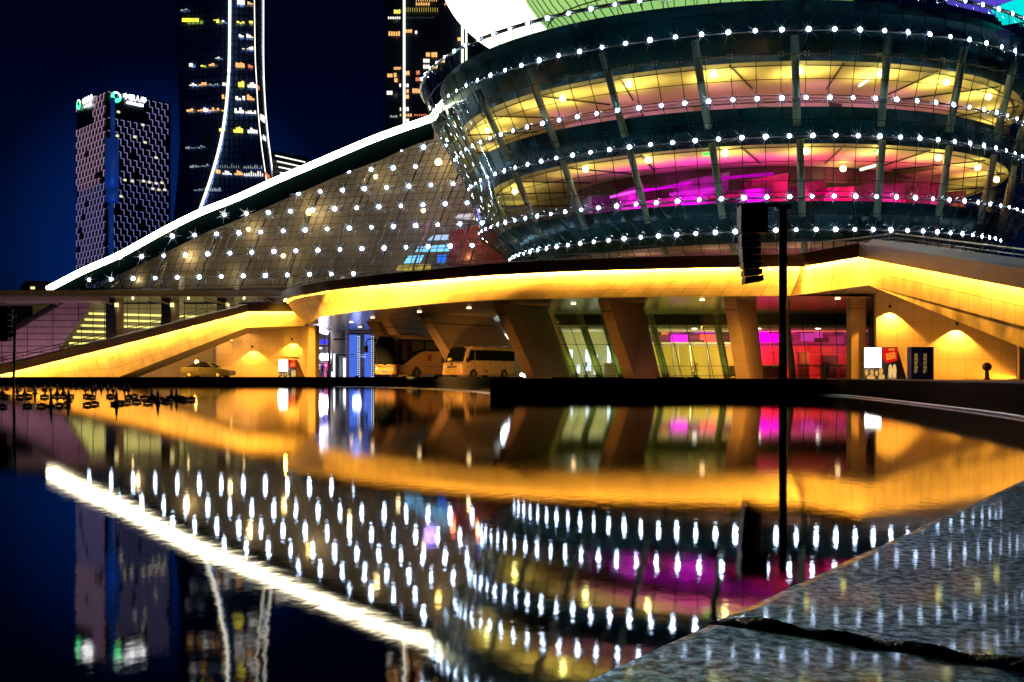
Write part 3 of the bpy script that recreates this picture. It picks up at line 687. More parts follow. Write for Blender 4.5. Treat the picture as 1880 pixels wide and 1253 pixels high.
m_.build('flood_lamp', emat('violet_flood', (.86, .80, 1), 22, 'FRONT'), en, smooth=True)
light('POINT', p + Vector((.4, -1.2, 0)), 420, (.72, .60, 1), .4)
eb('pink_board', 594.5, 601, 665, 693, 122, emat('pink_board', (1, .08, .38), .9)); eb('pink_screen', 581, 590, 665, 678, 122.2, emat('violet_screen', (.42, .30, .62), .5))
c = P(621, 690, 118); m_ = MB(); m_.tube([Vector((c.x, 118, .3)), Vector((c.x, 118, 5.8))], .85, 20); m_.build('round_column', mat('cream_column', (.55, .5, .36), .5), en, smooth=True)
eb('wall_band', 612, 638, 622, 624, 117, STEEL); eb('wall_band', 612, 638, 651, 653.5, 117, STEEL)
for xx in (615, 622, 626): eb('door_post', xx, xx + 1.6, 654, 697, 116.8, BRUSH, .1)
eb('glass_door', 616, 622, 654, 697, 116.9, mat('dim_glass', (.1, .14, .15), .1)); eb('door_light', 612, 614.5, 650, 697, 116.7, emat('door_white', (.85, .9, 1), 2.5))
eb('door_light', 630.5, 634, 658, 697, 116.7, emat('door_white', (.85, .9, 1), 2.5)); eb('door_light', 614, 631, 609, 622, 120, emat('column_glow', (1, .75, .2), .9))
eb('steel_frame', 635.5, 639, 608, 697, 115.5, mat('bronze_frame', (.4, .26, .14), .4)); eb('steel_frame', 639, 692, 609, 611, 115.4, mat('bronze_frame', (.4, .26, .14), .4), .4)
BLUE = panelmat('blue_lit_mesh', (.10, .20, .85), .5, .5, .35, .03, .5, .3, 'XZ')
for xa, xb in ((641, 656), (669, 680)):
    o_ = eb('blue_panel', xa, xb, 615, 697, 117, emat('blue_panel_light', (.07, .17, .80), .95, 'FRONT'), .1)
eb('lattice_panel', 656.2, 662, 613, 697, 116.6, BLACK, .1); eb('lattice_panel', 680.5, 689, 613, 697, 116.6, BLACK, .1)
m_ = MB()
for k in range(22):
    y = 618 + k * 3.5
    for xx in (657.2, 660.2, 682, 685.5): q = P(xx, y, 116.5); m_.box(q, (.11, .06, .11))
m_.build('lattice_lights', emat('lattice_white', (.6, .7, 1), 1.3), en)['kind'] = 'stuff'
eb('tinted_panel', 662.5, 668.5, 613, 697, 116.8, mat('mauve_panel', (.35, .27, .33), .5, noise=.6, nscale=4), .1)
eb('cross_rail', 640, 672, 651, 652.2, 116, BRUSH, .1); eb('cross_rail', 640, 672, 655, 656, 116, BRUSH, .1); eb('head_rail', 641, 691, 613.5, 615, 116.2, BRUSH, .1)
light('POINT', PX(655, 113, 2.4), 130, (.3, .4, 1), .5)

# ================================================================== TERRACE ROOF AND PINK WALL (left)
te = thing('terrace_roof', 'thin pale terrace roof slab on round columns above the left ramp', 'roof', (-38, 114, .35))
zt = HC + (690 - 541) / F * 112
m_ = MB(); m_.slabz([PX(-160, 112, zt), PX(548, 112, zt), PX(548, 121, zt), PX(-160, 121, zt)], .22); m_.build('roof_slab', GREY, te)
m_ = MB(); m_.slabz([PX(-160, 112.5, zt - .24), PX(200, 112.5, zt - .24), PX(200, 121, zt - .24), PX(-160, 121, zt - .24)], .42); m_.build('lower_slab', mat('mauve_fascia', (.34, .27, .33), .5), te)
for px in (20, 108, 205, 310, 412, 512):
    m_ = MB(); a = PX(px - 38, 112.3, zt - .3); b2 = PX(px, 113.5, zt - .95); m_.tube([a, b2], .12, 4); m_.tube([PX(px - 38, 118, zt - .3), b2], .10, 4); m_.build('bracket', GREY, te)
m_ = MB()
for px in range(-150, 545, 7): m_.tube([PX(px, 112.2, zt), PX(px, 112.2, zt + .5)], .02, 4)
m_.tube([PX(-150, 112.2, zt + .5), PX(545, 112.2, zt + .5)], .04, 5); m_.build('railing', STEEL, te)
m_ = MB(); m_.face([PX(-150, 112.3, zt + .02), PX(545, 112.3, zt + .02), PX(545, 112.3, zt + .48), PX(-150, 112.3, zt + .48)]); m_.build('railing_glass', mat('lit_glass_rail', (.35, .40, .36), .2), te)
for px in (211, 313, 415, 505):
    m_ = MB(); m_.tube([PX(px + 7, 115, .3), PX(px + 7, 115, zt - .3)], .55, 16); m_.build('column', mat('cream_column', (.55, .5, .36), .5), te, smooth=True)
    m_ = MB(); m_.box(PX(px - 8, 114.2, zt / 2), (.95, .4, zt - .4)); m_.build('dark_pilaster', mat('navy_column', (.012, .022, .035), .4), te)
    m_ = MB(); m_.box(PX(px + 3, 114.1, zt - 1.0), (.35, .25, .45)); m_.build('bracket_lamp', emat('cream_glow', (1, .8, .35), 1.6), te)
for px in (142, 244, 346, 448):
    p = PX(px, 113, zt - .35); m_ = MB(); m_.ball(p, .12, 8, 5); m_.build('downlight', DOWN, te)
tg = thing('glass_hall', 'glazed hall with slanting yellow light bars under the terrace roof', 'building', (-40, 118, .35))
m_ = MB(); m_.face([PX(100, 118, .3), PX(548, 118, .3), PX(548, 118, zt - .3), PX(100, 118, zt - .3)]); m_.build('glazing', GLASS2, tg)
m_ = MB()
for px in range(150, 548, 21): m_.tube([PX(px, 117.9, .3), PX(px, 117.9, zt - .2)], .04, 4)
for y in (567, 604, 641): m_.tube([P(100, y, 117.9), P(548, y, 117.9)], .035, 4)
m_.build('mullions', STEEL, tg)
m_ = MB(); m_.face([PX(60, 127, .3), PX(560, 127, .3), PX(560, 127, zt), PX(60, 127, zt)]); m_.build('inner_wall', mat('olive_plaster', (.42, .38, .22), .7, noise=.3, nscale=.3), tg)
for k in range(8):
    y = 576 + k * 10.9; x0 = 163 - k * 7.2
    m_ = MB(); m_.tube([P(x0, y, 119), P(480, y + 9, 123)], .13, 5); m_.build('light_bar', emat('yellow_bar', (1, .82, .22), 1.5, 'FRONT'), tg)
for px, pw in ((180, 420), (300, 460), (430, 460)): light('AREA', PX(px, 121, 4.5), pw * .4, (1, .82, .45), 3, (R(100), 0, 0))
pk = thing('slanted_cladding_wall', 'mauve panelled wall sloping up behind the left ramp', 'wall', (-52, 113, .35))
MAUVE = panelmat('mauve_panels', (.40, .25, .31), .45, 2.9, .72, .05, .12, .18, 'XZ', stain=.35)
pts = [(-80, 720), (-80, 640), (28, 606), (114, 556), (171, 554), (106, 646), (60, 720)]
m_ = MB(); m_.face([P(x_, y_, 116) for x_, y_ in pts]); m_.face([P(x_, y_, 116.5) for x_, y_ in pts][::-1])
for a, b2 in zip(pts, pts[1:] + pts[:1]): m_.face([P(*a, 116), P(*b2, 116), P(*b2, 116.5), P(*a, 116.5)])
m_.build('cladding', MAUVE, pk)
m_ = MB(); m_.tube([P(-80, 636, 115.7), P(28, 602, 115.7), P(116, 551, 115.7)], .35, 5); m_.build('dark_edge', BLACK, pk)
light('AREA', PX(70, 108.5, 1.2), 480, (1, .62, .78), 8, (R(75), 0, 0), sizey=1.5)
light('AREA', PX(-10, 108.5, 1.2), 260, (1, .62, .78), 8, (R(75), 0, 0), sizey=1.5)
dk = thing('dark_building', 'low dark building silhouette on the horizon at far left', 'building', (-95, 210, 0))
m_ = MB()
for x0, x1, y0 in ((-120, 36, 548), (38, 90, 521), (44, 84, 516), (60, 260, 536)): wallbox(m_, x0, x1, 208 + x0 * .01, HC + (690 - y0) / F * 208, 0, 6)
m_.build('walls', mat('night_wall', (.012, .014, .02), .8), dk)
m_ = MB(); m_.box(P(60, 529, 207), (.8, .2, .5)); m_.build('window', emat('far_window', (1, .8, .3), 1.5), dk)
# ================================================================== GLAZED WING
ROWS = [  # first x, last x, y at these, per row bottom to top
    (164, 730, 514, 501.5), (220, 867, 473, 451), (317, 885, 434, 410), (412, 858, 395, 373), (507, 832, 358, 338), (600, 763, 318, 307), (695, 819, 279, 268), (790, 790, 237, 237)]
NR = [15, 17, 15, 12, 9, 5, 4, 1]
wing = thing('glazed_wing', 'sloping glazed wing with a white light tube along its raking edge', 'building', (-25, 120, .35))
def yw(px, k): return 125 - (px - 164) / 666 * 11.5 + 1.25 * k       # depth of the inclined glass
def wy(px, k):                                                        # y on the picture of row k at px
    x0, x1, y0, y1 = [(164, 867, 514, 499), (220, 867, 473, 451), (317, 885, 434, 410), (412, 858, 395, 373), (507, 832, 358, 338), (600, 832, 318, 302.5), (695, 832, 279, 267), (780, 832, 238, 233)][k]
    return y0 + (px - x0) / (x1 - x0) * (y1 - y0) - 3.0 * math.sin(math.pi * min(1, max(0, (px - x0) / (x1 - x0)))) * .3
def wpt(px, r):
    """point on the glass: r = row coordinate (0 = lowest lamp row)"""
    k = int(max(0, min(6, math.floor(r)))); f = r - k
    y = lerp(wy(px, k), wy(px, k + 1), f); Y = lerp(yw(px, k), yw(px, k + 1), f); return P(px, y, Y)
strip = [(88, 531), (152, 498), (220, 468), (298, 425), (366, 391), (434, 364), (503, 333), (571, 304), (639, 275), (700, 250), (797, 216)]
def top_r(px):   # r where the raking edge beam meets glass
    yb = interp([(147, 531), (223, 503), (298, 466), (366, 432), (451, 398), (537, 360), (639, 316), (700, 294), (760, 266), (805, 253), (840, 240)], px)
    lo, hi = -1.2, 7
    for _ in range(30):
        mid = (lo + hi) / 2
        if wpt(px, mid).z < HC + (690 - yb) / F * lerp(yw(px, max(0, mid)), 0, 0): lo = mid
        else: hi = mid
    return lo
cols_px = [150 + 10.2 * k for k in range(76)]
rows = []
NS = 9
for j in range(NS + 1):
    row = []
    for px in cols_px:
        tr = max(-.45, top_r(px)); r = lerp(-.46, tr, j / NS); row.append(wpt(px, r))
    rows.append(row)
GW = glassmat('wing_glass', (.78, .82, .84), .05, 1.45, .10)
m_ = MB(); m_.grid(rows); m_.build('glazing', GW, wing)
# cable net
m_ = MB(); rr = -.46
r = -.4
while r < 7:
    seg = [wpt(px, r) - Vector((0, .08, 0)) for px in cols_px if top_r(px) > r]
    if len(seg) > 1: m_.tube(seg, .04, 4)
    r += 1 / 3.

for i in range(-9, 68):
    x0 = 164 + 13.6 * i; pl = []
    r = -.46
    while r < 7.2:
        px = x0 + 14.6 * r
        if 142 < px < 902 and top_r(px) > r: pl.append(wpt(px, r) - Vector((0, .10, 0)))
        elif pl: break
        r += .25
    if len(pl) > 1 and i % 6 == 3: m2 = MB(); m2.tube(pl, .10, 4); m2.build('main_rib', STEEL, wing)
    elif len(pl) > 1: m_.tube(pl, .045, 4)
m_.build('cable_net', STEEL, wing)
# cable trusses behind the glass
m_ = MB()
for i in range(10):
    x0 = 205 + 78 * i; r = -.4; sgn = 1
    while r < 6.6:
        px = x0 + 14.6 * r; px2 = x0 + 14.6 * (r + .4)
        if not (150 < px2 < 890) or top_r(px2) < r + .4: break
        a = wpt(px, r) + Vector((.1, .5, 0)); b2 = wpt(px2, r + .4) + Vector((.1, 2.0, 0)); a2 = wpt(px, r) + Vector((.1, 2.0, 0)); b3 = wpt(px2, r + .4) + Vector((.1, .5, 0))
        m_.tube([a, b2] if sgn > 0 else [a2, b3], .055, 4); m_.tube([a2, b2], .09, 5); sgn *= -1; r += .4
m_.build('trusses', mat('bronze_truss', (.30, .24, .14), .4), wing)
# raking edge beam
bm_rows = [[], [], [], []]
for px, y in smoothline([(a, b2, 0) for a, b2 in strip], 4) and [(p.x, p.y) for p in smoothline([(a, b2, 0) for a, b2 in strip], 4)]:
    yb = interp([(60, 545), (147, 531), (223, 503), (298, 466), (366, 432), (451, 398), (537, 360), (639, 316), (700, 294), (760, 266), (805, 253)], px)
    Y = yw(px, 3) - 1.0
    bm_rows[0].append(P(px, y - 1, Y + 3)); bm_rows[1].append(P(px, y + 1, Y - .6)); bm_rows[2].append(P(px, yb, Y + .3)); bm_rows[3].append(P(px, yb, Y + 3))
m_ = MB(); m_.grid(bm_rows); m_.build('edge_beam', mat('dark_teal_metal', (.0008, .003, .004), .7, 0, spec=.0), wing, smooth=False)
def sY(px): return yw(px, 3) - 2.1
tubepts = [P(p.x, p.y, sY(p.x)) for p in smoothline([(a, b2, 0) for a, b2 in strip], 5)]
endp = [P(p.x, p.y, sY(797) - 2.5 * k / 8) for k, p in enumerate(smoothline([(797, 216, 0), (801, 204, 0), (811, 190, 0), (823, 179, 0), (836, 171, 0)], 4))]
m_ = MB(); m_.tube(tubepts + endp[1:5], .38, 8); m_.tube(endp[4:], .3, 8, .15); m_.build('light_tube', LED_WHITE, wing, smooth=True)
# lattice at the low end
m_ = MB()
for k in range(6):
    x0 = 148 + k * 13; m_.tube([P(x0, 531, 124), P(x0 + 14, 531 - 6 - k * 4, 124)], .1, 4); m_.tube([P(x0 + 14, 531, 124), P(x0 + 4, 529 - k * 5, 124)], .1, 4)
m_.tube([P(147, 531, 123.9), P(262, 531, 123.9)], .14, 4); m_.build('end_lattice', STEEL, wing)
# interior
m_ = MB(); inn_pts = [P(170, 531, 133), P(1010, 531, 124), P(1010, 200, 124), P(830, 215, 124), P(640, 305, 127), P(430, 402, 130), P(230, 500, 133)]
m_.face(inn_pts); m_.build('inner_wall', mat('canvas_wall', (.30, .26, .20), .8, noise=.22, nscale=.18), wing)
m_ = MB(); m_.grid([[p - Vector((0, 11, 0)) for p in [P(700, 500, 126)]] * 2, [P(700, 500, 126)] * 2]) if 0 else None
SCR = emat('blue_screen_light', (.03, .16, 1.0), 1.4, 'FRONT'); SCR2 = emat('cyan_screen_light', (.22, .62, 1.0), 1.7, 'FRONT'); RED = mat('red_wall', (.22, .07, .045), .5, noise=.2, nscale=.5)
def wq(nm, pts, Y, m): q = MB(); q.face([P(x_, y_, Y) for x_, y_ in pts]); q.face([P(x_, y_, Y + .15) for x_, y_ in pts][::-1]); return q.build(nm, m, wing)
wq('screen', [(762, 463), (768, 453), (824, 449), (824, 462)], 121, SCR2); wq('screen', [(784, 442), (796, 432), (824, 431), (824, 442)], 121, emat('pale_screen_light', (.55, .72, 1.0), 1.1)); wq('screen', [(741, 484), (750, 470), (779, 469), (771, 483)], 121, SCR2)
wq('screen', [(803, 483), (803, 469), (820, 468), (817, 482)], 121, SCR); wq('screen', [(832, 402), (842, 394), (872, 392), (884, 398), (888, 405), (850, 403)], 121, emat('white_screen_light', (.9, .8, .85), .9))
wq('red_wall', [(826, 424), (900, 410), (925, 455), (930, 490), (824, 490)], 122, RED)
wq('yellow_wall', [(727, 497), (732, 487), (792, 485), (790, 498)], 120.8, emat('yellow_room', (1, .75, .12), .55))
light('POINT', P(878, 425, 119), 260, (1, .25, .06), .3); light('POINT', P(832, 432, 119), 120, (1, .12, .05), .3); light('POINT', P(790, 415, 117.5), 260, (.35, .2, 1), .8)
for px, y, pw in ((568, 390, 1000), (805, 298, 1100), (456, 421, 520), (690, 325, 520), (340, 470, 640), (777, 387, 300), (640, 440, 260), (520, 470, 300), (420, 500, 240), (730, 470, 160), (250, 512, 220), (860, 470, 160)):
    Y = yw(px, 3) + 4.2; p = P(px, y, Y); light('POINT', p + Vector((0, .7, 0)), pw * .30, (1, .72, .34), .25)
    if pw > 290:
        m_ = MB(); m_.ball(p, .42 if pw > 900 else .26, 10, 6); m_.build('interior_lamp', WARMBULB, wing, smooth=True)
for px in (331, 432, 529, 627):
    m_ = MB(); m_.tube([PX(px + 1, 127, zt), P(px + 3, 508, 127)], .32, 10); m_.build('inner_column', mat('cream_column', (.55, .5, .36), .5), wing, smooth=True)
m_ = MB(); m_.grid([[P(140, 533, 123), P(905, 520, 112.5)], [P(140, 533, 134), P(905, 523, 126)]]); m_.build('floor', CONC, wing)
# lamps on the cable nodes, with added thin arms imitating rays of glare
STAR_RAY = mat('star_ray_arms', (.62, .76, .97), .5, .0); HOUS = BLACK
def lamp_mesh(m, c, r, n, scale=1.0, arms=12, seed=0):
    """bulb in a dark cup facing n, with made-up thin tapering arms that imitate its starburst glare"""
    n = n.normalized(); u = n.cross(UP).normalized(); w = u.cross(n); r = r * .72 * (.84 + .3 * ((seed * 37) % 11) / 11); K = 10
    ring = lambda rr, dz: [c + n * (dz * r) + (u * math.cos(t) + w * math.sin(t)) * (rr * r) for t in [math.pi * 2 * k / K for k in range(K)]]
    m.mi = 2; m.grid([ring(.3, -.9), ring(.9, -.6), ring(1.0, -.05)], close=True); i = len(m.v) - 3 * K; m.f.append(tuple(i + k for k in reversed(range(K)))); m.m.append(2)
    m.mi = 0; m.grid([ring(1.02, -.05), ring(.9, .38), ring(.5, .62), ring(.02, .74)], close=True)
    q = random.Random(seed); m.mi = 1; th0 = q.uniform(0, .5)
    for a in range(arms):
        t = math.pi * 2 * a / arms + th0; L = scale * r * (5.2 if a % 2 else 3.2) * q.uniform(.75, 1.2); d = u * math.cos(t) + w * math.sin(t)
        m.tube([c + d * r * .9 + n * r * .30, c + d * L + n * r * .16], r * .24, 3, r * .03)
    m.mi = 0
for k, (x0, x1, y0, y1) in enumerate(ROWS):
    N = NR[k]
    for i in range(N):
        px = x0 if N == 1 else lerp(x0, x1, i / (N - 1)); y = wy(px, k)
        if k == 0 and 13 <= i: continue
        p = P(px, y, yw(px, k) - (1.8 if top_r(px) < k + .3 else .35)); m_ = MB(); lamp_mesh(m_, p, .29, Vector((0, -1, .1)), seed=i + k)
        m_.build('node_lamp', [BULB, STAR_RAY, HOUS], wing)

# ================================================================== GLASS BOWL
BX, BY, BDX, BDY, BTH, BTX, BTY = 23.678, 104.385, -0.166, -0.093, 0.064, 0.010, 0.019
BH = [28.917, 26.014, 21.84, 19.033, 14.854, 12.412, 8.2]
BA = [29.755, 29.152, 27.595, 26.686, 26.395, 23.611, 20.5]
BB = [28.957, 29.295, 26.809, 26.976, 25.131, 24.542, 22.0]
def bowl(s, t, off=0.0):
    k = int(max(0, min(5, math.floor(s)))); f = s - k
    H, a, b_ = lerp(BH[k], BH[k + 1], f), lerp(BA[k], BA[k + 1], f) - off, lerp(BB[k], BB[k + 1], f) - off
    ct, st, c_, s_ = math.cos(t), math.sin(t), math.cos(BTH), math.sin(BTH)
    X = a * ct * c_ - b_ * st * s_; Y = a * ct * s_ + b_ * st * c_
    return Vector((X + BX + BDX * (H - 12), Y + BY + BDY * (H - 12), H + BTX * X + BTY * Y))
NB = 98; best = min((abs(940 + F * bowl(1, t0).x / bowl(1, t0).y - 1482), t0) for t0 in [-math.pi / 2 + .001 * k for k in range(-300, 300)])[1]
TJ = [best + 2 * math.pi * j / NB for j in range(-29, 33)]   # front arc columns
TA = [best + 2 * math.pi * j / NB for j in range(NB)]
bw = thing('glass_bowl_theatre', 'huge flared glass bowl building ringed by rows of white star lamps', 'building', (BX, BY, .35))
sg = [0, .5, 1, 1.33, 1.7, 2.06, 2.55, 3.03, 3.4, 3.72, 4.02, 4.5, 5.15, 5.7]
m_ = MB(); m_.grid([[bowl(s, t) for t in TA] for s in sg], close=True); m_.build('glazing', GLASS, bw, smooth=True)
m_ = MB()
for j, t in enumerate(TJ): m_.tube([bowl(s, t, -.06) for s in (0, 1, 2, 3, 4, 5, 5.7)], .034, 4)
for s in sg[1:]: m_.tube([bowl(s, t, -.06) for t in TJ], .03, 4)
m_.build('cable_net', STEEL, bw)
m_ = MB()
for s in (1.33, 1.7, 2.06, 2.55, 3.4, 3.72, 4.5):
    for t in TJ[6:-6]:
        c = bowl(s, t, -.12); d = bowl(s, t + .01, -.12) - c; d.normalize()
        for a in (-1, 1):
            for b2 in (-1, 1): m_.box(c + d * .13 * a + UP * .13 * b2, (.06, .06, .06))
m_.build('glass_clamps', BRUSH, bw)
m_ = MB(); m_.tube([bowl(-.04, t, -.1) for t in TA + TA[:1]], .16, 6); m_.build('rim', mat('rim_metal', (.2, .2, .19), .4, .5), bw, smooth=True)
for s in (1, 2, 3, 4, 5):
    m_ = MB(); m_.tube([bowl(s, t, -.18) for t in TJ], .05, 5); m_.build('lamp_rail', GREY, bw, smooth=True)
for s0_, s1_ in ((.02, 1.33), (2.06, 3.03), (4.02, 5.15)):
    m_ = MB(); m_.grid([[bowl(s, t, 1.7) for t in TA] for s in (s0_, (s0_ + s1_) / 2, s1_)] + [[bowl(s1_, t, 2.6) for t in TA]], close=True); m_.build('spandrel_band', TEAL, bw, smooth=True)
CEIL = mat('gallery_ceiling', (.72, .62, .30), .7, noise=.08, nscale=.3)
for s in (1.33, 3.03, 5.15):
    m_ = MB(); m_.grid([[bowl(s, t, 1.75) - UP * .02 for t in TA], [bowl(s, t, 13) - UP * (.02 + 0) for t in TA]], close=True); m_.build('gallery_ceiling', CEIL, bw)
for s in (2.06, 4.02):
    m_ = MB(); m_.grid([[bowl(s, t, 1.75) + UP * .02 for t in TA], [bowl(s, t, 13) + UP * .02 for t in TA]], close=True); m_.build('gallery_floor', mat('gallery_floor', (.28, .22, .2), .4), bw)
PINKW = mat('pale_pink_wall', (.68, .52, .50), .7, noise=.15, nscale=.25)
m_ = MB(); m_.grid([[bowl(2.06, t, 9.5) for t in TA], [bowl(2.06, t, 9.5) + UP * 3.4 for t in TA]], close=True); m_.build('inner_wall', PINKW, bw, smooth=True)
MAGW = panelmat('dark_gallery_wall', (.13, .03, .09), .4, 3.4, 1.3, .05, .25, .6, 'XZ', offset=.35)
m_ = MB(); m_.grid([[bowl(4.02, t, 9.0) for t in TA], [bowl(4.02, t, 9.0) + UP * 4.4 for t in TA]], close=True); m_.build('inner_wall', MAGW, bw, smooth=True)
m_ = MB(); m_.grid([[bowl(5.9, t, 7.0) for t in TA], [bowl(5.15, t, 7.0) for t in TA]], close=True); m_.build('inner_wall', panelmat('low_gallery_wall', (.5, .2, .3), .5, 4, 1.4, .05, .3, .6, 'XZ'), bw, smooth=True)
# angular blocks and balcony in the lower gallery
for k, (j, off, s0_, h, w_, cc) in enumerate(((-14, 6.0, 3.98, 1.9, 3.4, (.05, .035, .05)), (-11, 7.4, 3.98, 2.7, 3.0, (.30, .04, .24)), (-8.5, 6.4, 3.98, 1.2, 3.6, (.55, .03, .30)), (-6, 7.6, 3.98, 3.2, 4.6, (.22, .03, .20)), (-3, 6.2, 3.98, 1.6, 4.0, (.06, .015, .03)), (-1.5, 7.6, 3.98, 3.0, 3.2, (.45, .02, .14)),
                                              (1.2, 6.6, 3.98, 2.3, 2.2, (.10, .02, .05)), (3.2, 7.0, 3.98, 1.9, 3.4, (.60, .04, .14)), (6, 6.2, 3.98, 2.2, 4.4, (.08, .02, .04)), (8.2, 7.4, 3.98, 1.4, 3.0, (.5, .03, .12)), (10.5, 6.4, 3.98, 3.5, 3.8, (.16, .03, .07)), (13.2, 7.0, 3.98, 1.7, 3.0, (.05, .02, .03)), (15.4, 6.6, 3.98, 2.8, 3.6, (.12, .04, .07)), (18.5, 7, 3.98, 1.8, 3, (.3, .06, .08)))):
    t = best + 2 * math.pi * j / NB; c = bowl(s0_, t, off); d = (bowl(s0_, t + .01, off) - c); az = math.atan2(d.y, d.x)
    m_ = MB(); L = w_ / 2; M = Matrix.Rotation(az + rnd.uniform(-.3, .3), 3, 'Z')
    pp = [M @ Vector(q) for q in ((-L, -.6, 0), (L, -.9, 0), (L, 1, 0), (-L, 1, 0), (-L * .8, -.9, h * .8), (L * 1.1, -1.2, h), (L, 1, h), (-L, 1, h * .8))]
    m_.hexa([c + q for q in pp]); m_.build('gallery_block', mat('gallery_block_%d' % k, cc, .35, noise=.65, nscale=1.3), bw)
for j, off, z_, w_, cc, ss in ((-8, 5.6, 2.1, 4.5, (1, 0, .85), 1.5), (-6, 5.2, 1.5, 4.0, (1, .02, .8), 1.2), (-11, 5.6, 1.9, 2.6, (1, .1, .9), 1.6), (-3, 5.6, 2.6, 5.0, (.9, 0, .7), .9), (-4, 5, .9, 3.0, (1, .01, .16), .9), (2, 5.4, 1.2, 1.4, (1, .0, .15), 1.0), (6, 5.6, 1.0, 2.0, (1, 0, .4), .8)):
    t = best + 2 * math.pi * j / NB; c = bowl(4.02, t, off) + UP * z_; d = (bowl(4.02, t + .01, off) - bowl(4.02, t, off)).normalized()
    m_ = MB(); m_.tube([c - d * w_ / 2 + UP * .0, c + d * w_ / 2 + UP * .25], .13, 6); m_.build('magenta_strip', emat('magenta_%d' % (abs(j)), cc, ss * .75, 'FRONT'), bw)
# slanted columns following the bowl
COLM = mat('pale_green_column', (.42, .46, .30), .4)
for j in range(-28, 32, 4):
    t = best + 2 * math.pi * (j - .35) / NB; m_ = MB(); m_.tube([bowl(s, t, 1.05) for s in (1.0, 2.6)], .30, 12); m_.tube([bowl(s, t, 1.05) for s in (3.0, 4.5)], .28, 12); m_.tube([bowl(s, t, 1.05) for s in (5.2, 5.9)], .26, 10)
    m_.build('slanted_column', COLM, bw, smooth=True)
# ceiling beams, tracks, wall posts and doors in the galleries
m_ = MB()
for s_ in (1.33, 3.03):
    for j in range(-28, 32, 5):
        t = best + 2 * math.pi * j / NB; z_ = UP * .12; m_.tube([bowl(s_, t, 2.0) - z_, bowl(s_, t + .10 * (1 if j % 4 else -1), 9.2) - z_], .07, 4)
    for o_ in (2.6,): m_.tube([bowl(s_, t, o_) - UP * .10 for t in TJ], .05, 4)
m_.build('ceiling_track', STEEL, bw)['kind'] = 'stuff'
for s_, hh, of_, step in ((2.06, 2.9, 9.3, 5), (4.02, 3.6, 8.8, 3)):
    for j in range(-26, 31, step):
        t = best + 2 * math.pi * (j + rnd.random()) / NB; c = bowl(s_, t, of_ - .05); d = (bowl(s_, t + .01, of_) - bowl(s_, t, of_)); az = math.atan2(d.y, d.x); w_ = rnd.uniform(.7, 2.4); h_ = hh * rnd.uniform(.55, .85)
        m_ = MB(); m_.box(c + UP * h_ / 2, (w_, .14, h_), az); m_.build('gallery_door', mat('door_tone_%d' % (j % 4), [(.05, .03, .05), (.22, .10, .12), (.30, .20, .12), (.10, .02, .08)][j % 4], .4), bw)
# railings in galleries
m_ = MB()
for s, o_ in ((1.84, 2.0), (1.95, 2.0), (3.84, 2.0), (3.92, 2.0)): m_.tube([bowl(s, t, o_) for t in TJ], .04, 4)
m_.build('gallery_railing', STEEL, bw)
# gallery lamps
for s, lst in ((1.33, ((895, 240), (1033, 182), (1154, 155), (1310, 137), (1468, 131), (1617, 136), (1738, 152), (1815, 178))), (3.03, ((945, 352), (1075, 311), (1190, 294), (1331, 281), (1480, 278), (1548, 310), (1615, 280), (1723, 290), (1795, 308), (1830, 330)))):
    for px, y in lst:
        z = bowl(s, best).z - .35; Y = (z - HC) * F / (690 - y); Y = min(Y, 104); p = P(px, y, Y)
        m_ = MB(); m_.ball(p, .26, 10, 6); m_.build('gallery_lamp', emat('yellow_bulb', (1, .80, .22), 20), bw, smooth=True)
        light('AREA', p - UP * .75 + Vector((0, 2.4, 0)), 120 if s < 2 else 60, (1, .68, .20), 2.2, (R(180), 0, 0))
for j, off, dz, pw, c_ in ((-10, 7, 2.0, 420, (1, 0, .9)), (-6, 6, 2.2, 650, (1, 0, .85)), (-2, 6, 2.4, 520, (.9, 0, .75)), (1, 6, 1.2, 420, (1, .02, .2)), (4, 5.5, 1.2, 480, (1, 0, .38)), (8, 5.5, 1.0, 420, (1, .02, .3)), (12, 5.5, 1.5, 300, (1, .02, .3)), (-13, 6, 2, 160, (1, .1, .8)), (16, 6, 1.5, 220, (1, .3, .1))):
    t = best + 2 * math.pi * j / NB; q = bowl(4.02, t, off - 2.2) + UP * .5; light('AREA', q, pw * .75, c_, 1.3, (R(112), 0, math.atan2(-(BX - q.x), BY - q.y)))
for j in (-16, -10, -4, 2, 8, 14):
    t = best + 2 * math.pi * j / NB; q = bowl(2.06, t, 5.5) + UP * .5; light('AREA', q, 120, (1, .25, .75), 1.6, (R(105), 0, math.atan2(-(BX - q.x), BY - q.y)))
for j in range(-27, 31, 4):
    for s_, pw_ in ((1.33, 130), (3.03, 62)):
        t = best + 2 * math.pi * j / NB; q = bowl(s_, t, 4.5) - UP * 1.3; light('AREA', q, pw_ * rnd.uniform(.45, 1.0), (1, .68, .20), 2.5, (R(180), 0, 0))
for j in (-12, -6, 0, 6, 12, 18):
    t = best + 2 * math.pi * j / NB; light('POINT', bowl(5.5, t, 4.5), 90, (1, .45, .4), .8)
# green exit signs, tubes
for px, y, s in ((1310, 137, 1.33), (1288, 134, 1.33), (1660, 132, 1.33), (1297, 283, 3.03), (1612, 278, 3.03)):
    p = P(px, y, 81); m_ = MB(); m_.box(p, (.6, .1, .22)); m_.build('exit_sign', emat('green_sign', (.1, 1, .15), 1.6), bw)
for a, b2 in (((1578, 158), (1603, 141)), ((1580, 312), (1612, 303))):
    m_ = MB(); m_.tube([P(*a, 81), P(*b2, 82.5)], .12, 5); m_.build('tube_lamp', emat('pale_tube', (.9, 1, .75), 2.2), bw)
